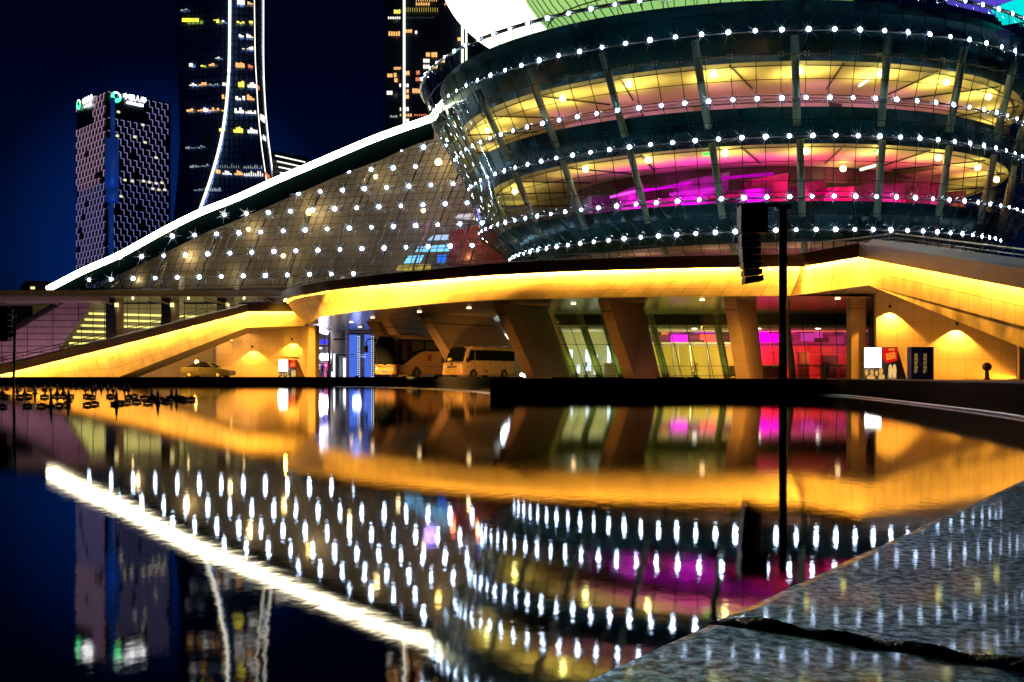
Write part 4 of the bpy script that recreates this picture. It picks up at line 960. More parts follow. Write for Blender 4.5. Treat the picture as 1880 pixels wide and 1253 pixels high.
# star lamps
cand = []
for k in range(6):
    for j, t in enumerate(TJ):
        p = bowl(k, t, -.35); px = 940 + F * p.x / p.y
        nn = (bowl(k, t, -1) - bowl(k, t, 0)); nn.z = 0
        if nn.dot(-p) < -.4 * p.length and nn.dot(-p) < 0: continue
        vis = max(0, nn.normalized().dot(-p.normalized()))
        if vis < .07 or (k == 5 and px > 1838): continue
        cand.append((vis / p.length * (1 if px < 1900 else .1), k, j, p, nn))
cand.sort(key=lambda c: -c[0])
rest = MB()
for i, (v_, k, j, p, nn) in enumerate(cand):
    if i < 100:
        m_ = MB(); lamp_mesh(m_, p, .21, nn, seed=j + k, arms=12 if v_ * p.length > .4 else 0); m_.build('star_lamp', [BULB, STAR_RAY, HOUS], bw)
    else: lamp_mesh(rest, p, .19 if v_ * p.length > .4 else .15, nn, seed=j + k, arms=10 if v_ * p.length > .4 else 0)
o_ = rest.build('ring_lamps', [BULB, STAR_RAY, HOUS], bw); o_['kind'] = 'stuff'
# inside above the rim: white glowing dome and green glazed bulge
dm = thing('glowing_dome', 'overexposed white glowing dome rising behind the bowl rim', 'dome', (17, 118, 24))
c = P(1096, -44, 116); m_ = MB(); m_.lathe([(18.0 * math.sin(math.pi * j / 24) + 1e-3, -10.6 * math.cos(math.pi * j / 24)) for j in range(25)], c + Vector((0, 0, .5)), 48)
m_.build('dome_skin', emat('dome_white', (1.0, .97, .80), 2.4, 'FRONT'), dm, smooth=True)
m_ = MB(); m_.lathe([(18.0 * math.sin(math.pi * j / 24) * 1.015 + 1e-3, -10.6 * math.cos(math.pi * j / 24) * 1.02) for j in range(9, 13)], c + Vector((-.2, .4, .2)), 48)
gr = thing('green_glazed_gallery', 'pale green glazed bulge with fine ribs inside the bowl rim', 'gallery', (22, 98, 26))
GRN = emat('green_glow', (.50, .85, .26), .8, 'FRONT')
c = P(1265, -60, 97); rx, ry, rz_ = 16.3, 12.5, 10.5
def gpnt(t, v): return c + Vector((-rx * math.cos(t) * math.cos(v), -ry * math.sin(t) * math.cos(v), rz_ * math.sin(v)))
m_ = MB(); m_.grid([[gpnt(math.pi * a / 40, -1.4 + 2.8 * b_ / 16) for a in range(41)] for b_ in range(17)]); m_.build('glazing', GRN, gr, smooth=True)
m_ = MB()
for a in range(1, 40, 1): m_.tube([gpnt(math.pi * a / 40, -1.4 + 2.8 * b_ / 16) + Vector((0, -.12, 0)) for b_ in range(17)], .05, 4)
for v in (-.95, -.6, -.3, 0, .3): m_.tube([gpnt(math.pi * a / 40, v) + Vector((0, -.15, 0)) for a in range(41)], .07, 4)
m_.build('ribs', mat('green_rib', (.10, .22, .06), .5), gr)
vb = thing('violet_glazed_panel', 'violet and cyan lit sloping panels above the rim at top right', 'panel', (42, 84, 30))
m_ = MB(); m_.hexa([P(1740, 8, 86), P(1960, 60, 84), P(1960, 60, 85), P(1740, 8, 87), P(1700, -60, 88), P(1960, -60, 86), P(1960, -60, 87), P(1700, -60, 89)]); m_.build('violet_face', emat('violet_glow', (.12, .08, .75), .8), vb)
for k in range(4):
    m_ = MB(); m_.tube([P(1822 + k * 6, 20 + k * 7, 84 - k * .2), P(1960, -28 + k * 16, 83 - k * .3)], .26, 5); m_.build('cyan_bar', emat('cyan_glow', (.0, .75, .72), 1.1), vb)
# ================================================================== CITY TOWERS
NIGHTG = mat('night_curtain_wall', (.008, .018, .035), .25, noise=.4, nscale=.08)
ta = thing('office_tower', 'dark square office tower with hooked pink window lights and a green ring sign', 'tower', (-205, 510, 0))
ztl = lambda y, Y: HC + (690 - y) / F * Y
A0, A1, A2 = PX(197, 500, 0), PX(141, 527, 0), PX(313, 525, 0); A3 = A1 + A2 - A0; ztop_ = ztl(165, 500)
m_ = MB(); m_.prism([(p.x, p.y) for p in (A1, A0, A2, A3)], 0, ztop_); m_.build('body', mat('tower_wall', (.012, .022, .045), .35, noise=.4, nscale=.1), ta)
def hooks(pa, pb, n, rows, z0, dz, side, skip):
    """staggered hook shaped light frames on the face pa->pb; returns MBs by height band"""
    mbs = [MB(), MB(), MB()]; d = (pb - pa); w = d.length / n; dl = d.length; d.normalize(); nrm = Vector((d.y, -d.x, 0)) * .25
    if nrm.y > 0: nrm = -nrm
    for r in range(rows):
        z = z0 - r * dz; mb = mbs[min(2, r * 3 // rows)]
        for i in range(n):
            a = (i + (.5 if r % 2 else 0)) * w
            if a + w * .6 > dl or skip(i, r) or rnd.random() < .04: continue
            q = pa + d * (a + w * .28) + nrm; q.z = z
            L = w * .50; h = dz * 1.0
            if side: # right face: top bar + right upright
                mb.box(q + Vector((0, 0, 0)), (L, .2, .22), math.atan2(d.y, d.x)); mb.box(q + d * (L * .5) - UP * h * .42, (.22, .2, h * .84), math.atan2(d.y, d.x))
            else:
                mb.box(q - d * 0 , (L * .8, .2, .3), math.atan2(d.y, d.x)); mb.box(q - d * (L * .45) - UP * h * .45, (.36, .2, h * .9), math.atan2(d.y, d.x))
    return mbs
pal = [(.46, .42, .95), (.32, .34, .90), (.14, .20, .80)]
for nm, args in (('r', (A0, A2, 10, 42, ztop_ - 1.0, 3.15, True, lambda i, r: (r in (1, 2, 3) and i < 6))), ('l', (A1, A0, 9, 42, ztop_ - 1.2, 3.15, False, lambda i, r: r in (1, 2, 3) and i < 5))):
    for k, mb in enumerate(hooks(*args)):
        cc = pal[k] if nm == 'r' else [(.70, .42, .66), (.40, .34, .80), (.14, .18, .75)][k]
        o_ = mb.build('window_frame_lights', emat('frame_light_%s%d' % (nm, k), cc, [.62, .55, .55][k]), ta); o_['kind'] = 'stuff'
dR = (A2 - A0).normalized(); dL = (A0 - A1).normalized()
def onface(pa, d, px, y, out_=.6):
    # point on a vertical face at picture x, y
    n_ = Vector((d.y, -d.x, 0)); n_ = -n_ if n_.y > 0 else n_
    u = (px - 940) / F; s_ = (u * pa.y - pa.x) / (d.x - u * d.y); q = pa + d * s_; q.z = ztl(y, q.y); return q + n_ * out_
SIGNW = emat('sign_white', (1, 1, 1), 5, 'FRONT'); SIGNG = emat('sign_green', (.05, 1, .28), 4, 'FRONT')
def ringsign(pa, d, px, y, R_, name='ring_emblem'):
    m = MB(); c = onface(pa, d, px, y, .8); rows = [[], []]
    for a in range(33):
        t = math.pi * 2 * a / 32; off = .28 * R_
        rows[0].append(c + d * R_ * math.cos(t) + UP * R_ * math.sin(t)); rows[1].append(c + d * (R_ * .52 * math.cos(t) + off * .35) + UP * (R_ * .52 * math.sin(t) + off * .7))
    m.grid(rows); m.build(name, SIGNG, ta)
    m = MB(); 
    m.grid([[c + d * R_ * .97 * math.cos(t) + UP * R_ * .97 * math.sin(t) + Vector((0, -.15, 0)) for t in [R(5 + 8 * k) for k in range(15)]], [c + d * (R_ * .55 * math.cos(t) + .1 * R_) + UP * (R_ * .55 * math.sin(t) + .2 * R_) + Vector((0, -.15, 0)) for t in [R(5 + 8 * k) for k in range(15)]]])
    m.build(name, SIGNW, ta)
ringsign(A0, dR, 212, 179, 2.6); ringsign(A1, dL, 147, 193, 2.6)
text_obj('中国人寿', 3.1, .1, SIGNW, ta, frameM(onface(A0, dR, 246, 182, .8), dR), bold=.05)
text_obj('CHINA LIFE', 1.75, .1, SIGNW, ta, frameM(onface(A0, dR, 246, 192, .8), dR), bold=.05)
text_obj('中国人寿', 3.1, .1, SIGNW, ta, frameM(onface(A1, dL, 163, 184.5, .8), dL), bold=.05)
text_obj('CHINA LIFE', 1.75, .1, SIGNW, ta, frameM(onface(A1, dL, 164, 194.5, .8), dL), bold=.05)
for px, y in ((222, 361), (229, 331), (242, 333), (263, 333), (274, 335), (286, 337), (297, 336), (302, 349), (280, 347), (291, 349), (217, 206), (215, 250), (266, 262), (247, 252), (286, 290), (262, 230)):
    m_ = MB(); q = onface(A0, dR, px, y, .3); m_.box(q, (1.5, .2, 1.1), math.atan2(dR.y, dR.x)); m_.build('lit_window', emat('cream_window', (1, .9, .6), 1.0), ta)
# mast in front of it
ms = thing('light_mast', 'blue lit cylindrical light mast with a thin spire before the square tower', 'mast', PX(206, 170, 0))
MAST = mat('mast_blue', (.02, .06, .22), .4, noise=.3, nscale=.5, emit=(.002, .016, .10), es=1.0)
for nm, y0, y1, r_, x in (('spire', 180, 256, .38, 207), ('drum', 256, 345, 1.12, 205.5), ('lower_drum', 347, 371, 1.05, 206), ('stem', 371, 470, .45, 204), ('shaft', 470, 690, .4, 204)):
    m_ = MB(); a, b2 = P(x, y1, 170), P(x, y0, 170); m_.tube([a, b2], r_, 16); m_.build(nm, MAST, ms, smooth=True)
light('SPOT', P(218, 520, 160), 9000, (.02, .2, 1), .5, (R(160), 0, R(10)), R(50), .8)

tb = thing('curved_tower', 'tall dark tower flaring at its foot with long curved white light lines', 'tower', (-160, 590, 0))
prof = {  # y: xL, x1(line1), x2(line2), x3(line3)
    -300: (321, 424, 466, 484), -60: (321, 423, 466, 484), 0: (322, 422, 467, 484), 100: (325, 421, 468.5, 484), 150: (327, 419, 471, 485), 205: (329, 414, 474, 488), 265: (330, 404, 480, 494), 330: (326, 386, 489, 503), 388: (320, 366, 497, 512), 520: (308, 330, 512, 530), 690: (300, 310, 520, 545)}
ys = sorted(prof)
def facet(c0, c1, Ys0, Ys1, m): return m
rowsP = [[PX(prof[y][0], 572, ztl(y, 572)), PX(prof[y][1], 560, ztl(y, 560)), PX(prof[y][2], 563, ztl(y, 563)), PX(prof[y][3], 578, ztl(y, 578)), PX(prof[y][3] - 5, 640, ztl(y, 592)), PX(prof[y][0] + 4, 640, ztl(y, 600))] for y in ys]
TW = panelmat('tower_curtain', (.16, .32, .9), .16, 2.6, 3.6, .4, .25, .35, 'XZ'); TW.node_tree.nodes['Principled BSDF'].inputs['Metallic'].default_value = .75
m_ = MB(); m_.grid(rowsP, close=True); m_.build('body', TW, tb)
LINE = emat('line_white', (1, .93, .72), 2.2, 'FRONT')
for ci, Y, r_ in ((1, 558, .70), (2, 563, .24), (3, 577, .26)):
    pts = [PX(prof[y][ci], Y, ztl(y, Y)) for y in ys if y <= 392]; m_ = MB(); m_.tube([Vector(p) for p in smoothline(pts, 5)], r_, 6); m_.build('light_line', LINE, tb, smooth=True)
WC = {'y': emat('win_yellow', (1, .82, .10), 1.5), 'o': emat('win_orange', (1, .48, .16), 1.3), 'w': emat('win_white', (1, .92, .75), 1.5), 'd': emat('win_dim', (.55, .62, .62), .5), 'r': emat('win_red', (.9, .25, .12), .9)}
def wy_face(px, y):
    for (ya, yb) in zip(ys, ys[1:]):
        if ya <= y <= yb: f = (y - ya) / (yb - ya); v = [lerp(prof[ya][c_], prof[yb][c_], f) for c_ in range(4)]; break
    if px < v[1]: Y = lerp(572, 560, (px - v[0]) / (v[1] - v[0]))
    elif px < v[2]: Y = lerp(560, 563, (px - v[1]) / (v[2] - v[1]))
    else: Y = lerp(563, 578, (px - v[2]) / (v[3] - v[2]))
    return P(px, y, Y - 2.0)
WIN = [(331, 336, 10, 18, 'd'), (338, 344, 11, 17, 'd'), (435, 449, -2, 7, 'w'), (454, 464, -2, 7, 'o'), (391, 402, 32, 37, 'y'), (407, 411, 32, 38, 'w'), (434, 449, 34, 41, 'y'), (457, 464, 37, 42, 'y'), (438, 447, 61, 67, 'w'), (452, 465, 60, 68, 'w'),
       (444, 449, 86, 89, 'w'), (452, 465, 85, 90, 'w'), (395, 403, 101, 107, 'w'), (347, 353, 114, 122, 'w'), (368, 378, 114, 122, 'y'), (383, 393, 115, 121, 'o'), (432, 449, 114, 123, 'o'), (455, 464, 116, 124, 'r'),
       (347, 361, 149, 157, 'w'), (364, 379, 149, 157, 'o'), (384, 401, 149, 157, 'd'), (408, 417, 148, 157, 'w'), (437, 448, 149, 159, 'y'), (454, 470, 150, 160, 'w'), (472, 476, 155, 162, 'r'), (407, 415, 173, 181, 'o'), (432, 442, 174, 183, 'w'), (445, 449, 175, 183, 'w'), (453, 467, 174, 183, 'o'),
       (342, 354, 197, 205, 'o'), (362, 372, 198, 204, 'o'), (373, 382, 196, 205, 'w'), (384, 402, 196, 204, 'o'), (407, 413, 198, 204, 'y'), (430, 448, 198, 207, 'w'), (450, 470, 199, 208, 'w'), (478, 486, 212, 219, 'w'), (402, 412, 231, 241, 'y'), (428, 446, 233, 243, 'y'), (454, 473, 234, 244, 'w'), (483, 488, 246, 255, 'w'),
       (340, 348, 268, 273, 'd'), (350, 376, 266, 272, 'd'), (348, 356, 302, 308, 'd'), (358, 382, 300, 307, 'd'), (390, 440, 300, 308, 'd'), (446, 482, 303, 309, 'd'), (396, 404, 311, 318, 'o'), (408, 425, 313, 320, 'w'), (430, 446, 313, 321, 'o'), (447, 484, 314, 323, 'w'), (486, 495, 320, 326, 'r'), (355, 372, 346, 350, 'd'), (375, 405, 344, 351, 'd')]
for x0, x1, y0, y1, c_ in WIN:
    a, b2 = wy_face(x0, y1), wy_face(x1, y0); m_ = MB(); nW = max(1, int((x1 - x0) / 4))
    for k in range(nW):
        u0, u1 = k / nW + .03, (k + 1) / nW - .05; pa, pb = a.lerp(b2, u0), a.lerp(b2, u1); za, zb = a.z, b2.z * rnd.uniform(.985, 1.0)
        m_.hexa([Vector((pa.x, pa.y, za)), Vector((pb.x, pb.y, za)), Vector((pb.x, pb.y + 1, za)), Vector((pa.x, pa.y + 1, za)), Vector((pa.x, pa.y, zb)), Vector((pb.x, pb.y, zb)), Vector((pb.x, pb.y + 1, zb)), Vector((pa.x, pa.y + 1, zb))])
    m_.build('lit_window', WC[c_], tb)
q = wy_face(350, 38); text_obj('RESSANN', 2.6, .1, emat('sign_yellow', (1, .85, .05), 2.2), tb, frameM(q + Vector((0, -.5, 0)), (wy_face(375, 38) - wy_face(325, 38))), bold=.08)
# low building with stripes
lb = thing('low_building', 'dark low building with four sloping white light stripes behind the raking tube', 'building', (-160, 420, 0))
m_ = MB(); m_.prism([(PX(500, 415, 0).x, 415), (PX(566, 428, 0).x, 428), (PX(566, 460, 0).x, 460), (PX(500, 460, 0).x, 460)], 0, ztl(282, 420)); m_.build('body', NIGHTG, lb)
for k in range(4):
    m_ = MB(); m_.tube([P(506 + k * 3, 286 + 10.5 * k, 410), P(560 - k * 5, 298 + 9.5 * k - k, 422)], .28, 5); m_.build('light_stripe', emat('stripe_white', (1, .95, .8), 1.6), lb)
tcw = thing('curtain_wall_tower', 'dark ribbed tower with one vertical white line left of the bowl rim', 'tower', (-80, 650, 0))
YC = 640
m_ = MB(); m_.prism([(PX(708, 645, 0).x, 645), (PX(742, 638, 0).x, 638), (PX(850, 640, 0).x, 640), (PX(905, 665, 0).x, 665), (PX(905, 700, 0).x, 700), (PX(712, 700, 0).x, 700)], 0, ztl(-200, YC)); m_.build('body', panelmat('tower_ribs', (.006, .013, .03), .3, 1.9, 3.6, .35, 2.2, .3, 'XZ'), tcw)
for x, r_ in ((742, .75), (849, .8), (856, .7)):
    m_ = MB(); m_.tube([PX(x, YC - 4, ztl(420, YC)), PX(x, YC - 4, ztl(-200, YC))], r_, 6); m_.build('light_line', LINE, tcw, smooth=True)
WC2 = [(763, 804, 0, 3, 'o'), (763, 790, 5, 10, 'o'), (815, 830, 6, 10, 'r'), (723, 740, 18, 25, 'y'), (744, 806, 14, 22, 'y'), (712, 736, 31, 35, 'w'), (744, 800, 31, 34, 'd'), (713, 735, 58, 66, 'o'), (744, 757, 54, 60, 'o'), (762, 766, 57, 62, 'w'), (840, 847, 69, 75, 'o'),
       (782, 790, 97, 104, 'o'), (792, 803, 96, 105, 'o'), (777, 789, 108, 115, 'w'), (809, 817, 108, 115, 'o'), (777, 789, 119, 126, 'w'), (795, 803, 118, 126, 'o'), (723, 739, 123, 128, 'o'), (744, 752, 131, 138, 'o'), (711, 721, 135, 142, 'o'), (723, 728, 134, 142, 'o'), (764, 771, 130, 137, 'r'), (763, 772, 142, 149, 'r'), (724, 730, 144, 151, 'o'),
       (733, 751, 154, 160, 'w'), (710, 721, 167, 174, 'w'), (736, 751, 164, 171, 'o'), (757, 772, 163, 171, 'o'), (744, 751, 174, 181, 'o'), (734, 751, 197, 204, 'w'), (734, 757, 209, 214, 'o'), (760, 785, 210, 213, 'r'), (745, 751, 218, 224, 'w'), (716, 730, 212, 216, 'd')]
for x0, x1, y0, y1, c_ in WC2:
    m_ = MB(); nW = max(1, int((x1 - x0) / 4))
    for k in range(nW):
        xa, xb = lerp(x0, x1, k / nW + .02), lerp(x0, x1, (k + 1) / nW - .05); Yw = 638 if xa > 742 else 641
        a, b2 = P(xa, y1, Yw - 1.5), P(xb, y0 + rnd.random(), Yw - 1.5); m_.box(((a.x + b2.x) / 2, a.y, (a.z + b2.z) / 2), (b2.x - a.x, .6, b2.z - a.z))
    m_.build('lit_window', WC[c_], tcw)

# ================================================================== VEHICLES
TYRE = mat('tyre_rubber', (.015, .015, .016), .8); RIM = mat('alloy_rim', (.5, .5, .5), .3, .9); VGL = mat('vehicle_glass', (.006, .009, .010), .12, spec=.12)
coat(VGL, .08, 1.3, gain=.22); CHROME = mat('chrome', (.7, .7, .7), .12, 1); HEAD = mat('headlight_glass', (.55, .55, .52), .1, spec=.9); TAIL = mat('tail_red', (.4, .01, .01), .3)
def wheel(root, x, y, r, w=.26):
    s_ = 1 if y > 0 else -1
    m = MB(); m.lathe([(r * .62, -w / 2), (r * .92, -w / 2), (r, -w / 2 + .04), (r, w / 2 - .04), (r * .92, w / 2), (r * .62, w / 2)], (x, y, r), 26, 'Y'); t = m.build('wheel', TYRE, root, smooth=True, local=True)
    m = MB(); yo = y + s_ * (w / 2 - .02); m.lathe([(r * .60, -.02), (r * .60, .02)], (x, yo - s_ * .02, r), 20, 'Y'); m.lathe([(r * .16, -.05), (r * .16, .05)], (x, yo, r), 10, 'Y')
    for k in range(7):
        a = 2 * math.pi * k / 7; m.tube([(x, yo + s_ * .02, r), (x + math.cos(a) * r * .56, yo + s_ * .01, r + math.sin(a) * r * .56)], .035, 4)
    m.build('rim', RIM, t, local=True)
def body_loft(secs, mb, n=6):
    """secs: (x, halfwidth, z0, z1, top inset, corner)"""
    rows = []
    for x, hw_, z0, z1, ins, cr_ in secs:
        ring = [(hw_ - .04, z0)]; ring.append((hw_, z0 + .12)); zb = lerp(z0, z1, .5); ring.append((hw_, zb))
        for k in range(n + 1):
            a = math.pi / 2 * k / n; ring.append((hw_ - ins - cr_ + cr_ * math.cos(a), z1 - cr_ + cr_ * math.sin(a)))
        full = [(x, -y_, z_) for y_, z_ in ring] + [(x, y_, z_) for y_, z_ in reversed(ring)]
        rows.append(full)
    mb.grid(rows, close=True); i = len(mb.v) - len(rows) * len(rows[0]); L = len(rows[0])
    mb.f.append(tuple(i + k for k in reversed(range(L)))); mb.f.append(tuple(i + (len(rows) - 1) * L + k for k in range(L))); mb.m += [0, 0]
def side_panel(name, poly, y, m, root, th=.02, local=True):
    """poly of (x,z) on the side at y"""
    q = MB(); s_ = 1 if y > 0 else -1; a = [Vector((x, y, z)) for x, z in poly]; b_ = [v + Vector((0, s_ * th, 0)) for v in a]; q.face(a); q.face(b_[::-1])
    for k in range(len(a)): j = (k + 1) % len(a); q.face([a[k], b_[k], b_[j], a[j]])
    return q.build(name, m, root, local=True, recalc=True)
COACHP = mat('coach_paint', (.44, .28, .12), .25, .2, noise=.06)
def coach(label, loc, rz):
    t = thing('coach', label, 'coach', loc, rz, 'buses parked under the canopy'); L = 11.5; H = 3.5   # front at x=0 facing -x ... nose at -x
    m = MB(); body_loft([(.02, 1.02, .45, 3.05, .14, .25), (-.0 + .10, 1.16, .36, 3.36, .12, .30), (.35, 1.24, .33, 3.50, .08, .34), (1.2, 1.25, .33, 3.56, .06, .36), (L - .4, 1.25, .33, 3.50, .06, .36), (L - .05, 1.2, .4, 3.3, .1, .3)], m); m.build('body', COACHP, t, smooth=False, local=True)
    # windscreen
    m = MB(); rows = []
    for z, x, w in ((1.15, .0, 1.16), (1.8, .0, 1.17), (2.5, .02, 1.16), (3.1, .10, 1.12), (3.36, .22, 1.0)):
        rows.append([(x + .20 * abs(u) ** 4, u * w, z) for u in [-1 + k * .2 for k in range(11)]])
    m.grid([[Vector(p) + Vector((-.13, 0, 0)) for p in r] for r in rows]); m.build('windscreen', VGL, t, smooth=True, local=True)
    m = MB(); m.tube([(-.14, 0, 1.25), (.02, 0, 3.15)], .02, 4); m.build('screen_divider', BLACK, t, local=True)
    for s_ in (-1, 1):
        y = s_ * 1.252
        # dark glazing with the sweeping lower edge
        side_panel('side_window', [(.15, 3.2), (.12, 1.3), (.5, 1.05), (1.1, 1.25), (1.9, 1.7), (2.8, 2.1), (3.6, 2.28), (L - .6, 2.28), (L - .4, 3.2)], y, VGL, t, .015)
        for k in range(5): side_panel('window_pane', [(1.9 + k * 1.8, 2.42), (3.4 + k * 1.8, 2.42), (3.4 + k * 1.8, 3.08), (1.9 + k * 1.8, 3.08)] if k else [(1.9, 2.2), (3.4, 2.42), (3.4, 3.08), (1.9, 3.08)], y + s_ * .016, mat('coach_pane', (.04, .045, .02), .5, spec=.05), t, .006)
        side_panel('door_window', [(.55, 1.5), (1.2, 1.6), (1.2, 3.0), (.55, 3.0)], y + s_ * .016, mat('coach_pane2', (.05, .04, .02), .5, spec=.05), t, .006)
        side_panel('side_trim', [(.2, 1.0), (L - .2, 1.0), (L - .2, 1.03), (.2, 1.03)], y, BLACK, t, .008)
        for xw in (2.5, 8.6):
            side_panel('wheel_arch', [(xw + .62 * math.cos(a), .34 + .62 * math.sin(a)) for a in [math.pi * k / 10 for k in range(11)]], y - s_ * .005, BLACK, t, .012); wheel(t, xw, s_ * 1.12, .5, .3)
        m = MB(); m.tube([(.25, s_ * 1.1, 3.2), (-.35, s_ * 1.45, 3.22), (-.5, s_ * 1.55, 3.0), (-.5, s_ * 1.55, 2.2)], .06, 6); m.box((-.5, s_ * 1.55, 2.4), (.16, .26, .55)); m.build('mirror', BLACK, t, local=True)
        m = MB(); m.ball((.06, s_ * .86, .80), .17, 12, 8, .6); m.build('headlight', HEAD, t, smooth=True, local=True)
    # round emblem on the near side
    for s_ in (-1,):
        m = MB(); m.lathe([(.30, -.01), (.30, .01)], (4.2, s_ * 1.262, 1.75), 24, 'Y'); m.lathe([(.20, -.012), (.20, .012)], (4.2, s_ * 1.266, 1.75), 20, 'Y'); m.build('round_emblem', mat('emblem_red', (.22, .05, .04), .4), t, local=True)
    m = MB(); m.grid([[(-.10 + .18 * abs(u) ** 2.5, u * 1.12, z + .25 * abs(u) ** 2) for u in [-1 + k * .2 for k in range(11)]] for z in (.92, .98)]); m.build('front_trim', BLACK, t, local=True)
    m = MB(); m.box((-.03, 0, 1.12), (.04, .26, .10)); m.build('badge', CHROME, t, local=True)
    m = MB(); m.box((-.0, 0, .55), (.1, .6, .16)); m.build('number_plate', mat('plate_blue', (.05, .08, .3), .4), t, local=True)
    m = MB(); m.box((3.4, 0, 3.66), (1.4, 1.2, .2)); m.build('roof_unit', mat('roof_unit_paint', (.5, .42, .36), .5), t, local=True)
    m = MB(); m.box((-.1, -.5, 1.55), (.02, .24, .16)); m.build('dash_card', mat('card', (.6, .5, .3), .5), t, local=True)
    return t
def place(px, Y): return PX(px, Y, .35)
# local +x of each vehicle points from nose to tail
coach('black and gold coach with a sweeping side stripe, behind the minibus', tuple(place(707, 82.5)), R(90 - 33) - 0, )
coach('second coach farther back, only its roof showing over the minibus', tuple(place(893, 104)), R(90 - 50))
MINIP = mat('minibus_paint', (.60, .42, .20), .28, .1, noise=.05)
def minibus(label, loc, rz):
    t = thing('minibus', label, 'minibus', loc, rz); L = 7.0
    m = MB(); body_loft([(.0, .90, .42, 1.18, .04, .12), (.05, .96, .30, 1.22, .03, .12), (.30, 1.0, .28, 1.36, .04, .14), (.62, 1.01, .28, 2.10, .10, .18), (.86, 1.01, .28, 2.44, .13, .22), (1.3, 1.02, .28, 2.58, .12, .26), (L - .5, 1.02, .28, 2.60, .12, .26), (L, .98, .35, 2.45, .12, .26)], m)
    m.build('body', MINIP, t, local=True)
    m = MB(); m.grid([[(x + .10 * abs(u) ** 3 - .035, u * w, z) for u in [-1 + k * .25 for k in range(9)]] for z, x, w in ((1.34, .22, .88), (1.7, .38, .88), (2.1, .58, .85), (2.38, .76, .80))]); m.build('windscreen', VGL, t, smooth=True, local=True)
    m = MB(); m.box((.25, .45, 1.50), (.03, .36, .20)); m.build('dash_card', mat('yellow_card', (.8, .7, .1), .5), t, local=True)
    for s_ in (-1, 1):
        y = s_ * 1.022
        side_panel('door_window', [(.62, 1.42), (1.45, 1.42), (1.45, 2.2), (.95, 2.2)], y, VGL, t, .012); side_panel('side_window', [(1.62, 1.42), (L - .25, 1.42), (L - .3, 2.2), (1.62, 2.2)], y, VGL, t, .012)
        side_panel('side_stripe', [(.4, .92), (L - .1, .92), (L - .1, .95), (.4, .95)], y, mat('stripe_grey', (.2, .15, .1), .5), t, .006); side_panel('door_gap', [(1.52, .45), (1.54, .45), (1.54, 2.3), (1.52, 2.3)], y, BLACK, t, .006)
        side_panel('door_handle', [(1.25, 1.15), (1.42, 1.15), (1.42, 1.2), (1.25, 1.2)], y, BLACK, t, .03)
        side_panel('side_vent', [(2.7, .5), (3.2, .5), (3.2, .72), (2.7, .72)], y, mat('stripe_grey', (.2, .15, .1), .5), t, .006)
        for xw in (1.35, 5.35):
            side_panel('wheel_arch', [(xw + .47 * math.cos(a), .30 + .47 * math.sin(a)) for a in [math.pi * k / 10 for k in range(11)]], y - s_ * .004, BLACK, t, .01); wheel(t, xw, s_ * .93, .38, .22)
        m = MB(); m.tube([(.6, s_ * 1.0, 1.5), (.35, s_ * 1.22, 1.5)], .02, 4); m.box((.33, s_ * 1.24, 1.42), (.10, .16, .34)); m.build('mirror', BLACK, t, local=True)
        m = MB(); m.box((.015, s_ * .68, .92), (.08, .34, .18)); m.build('headlight', HEAD, t, local=True); m = MB(); m.box((.0, s_ * .78, .58), (.08, .22, .12)); m.build('fog_light', HEAD, t, local=True)
    m = MB(); m.box((-.01, 0, .92), (.05, .86, .14)); m.build('grille', mat('grille_grey', (.25, .2, .14), .4, .6), t, local=True)
    m = MB(); m.lathe([(.1, -.02), (.1, .02)], (-.03, 0, 1.14), 14, 'X', ); m.build('badge', CHROME, t, local=True)
    m = MB(); m.box((.03, 0, .50), (.16, 1.8, .2)); m.build('bumper', MINIP, t, local=True); m = MB(); m.box((-.06, 0, .62), (.02, .44, .14)); m.build('number_plate', mat('plate_yellow', (.6, .45, .05), .4), t, local=True)
    m = MB(); m.grid([[(.66, u * .6, 2.30) for u in (-1, 1)], [(.80, u * .6, 2.46) for u in (-1, 1)]]); m.build('destination_panel', BLACK, t, local=True)
for px_, Y_, aim, pw_, lab_ in ((800, 70, (14, -8), 700, 'ground floodlight on the paving before the minibus'), (655, 78.2, (10, -16), 1000, 'ground floodlight on the paving before the coach nose'), (742, 74.5, (10, -16), 520, 'added floodlight on the paving brightening the coach side')):  # last of these floodlights is added to brighten the coach side
    lp = PX(px_, Y_, .62); light('SPOT', lp + Vector((0, .3, .1)), pw_ * 6, (1, .42, .08), .15, (R(96), 0, R(-14)), R(48), .9)
    fl_ = thing('ground_floodlight', lab_, 'floodlight', (lp.x, lp.y, .35)); m_ = MB(); m_.box((0, 0, .12), (.3, .16, .2)); m_.build('housing', STEEL, fl_, local=True); m_ = MB(); m_.tube([(-.18, 0, 0), (-.18, 0, .14)], .02, 4); m_.build('bracket', STEEL, fl_, local=True)
minibus('small cream minibus under the canopy with a yellow card in its windscreen', tuple(place(830, 78.5)), R(90 - 36))
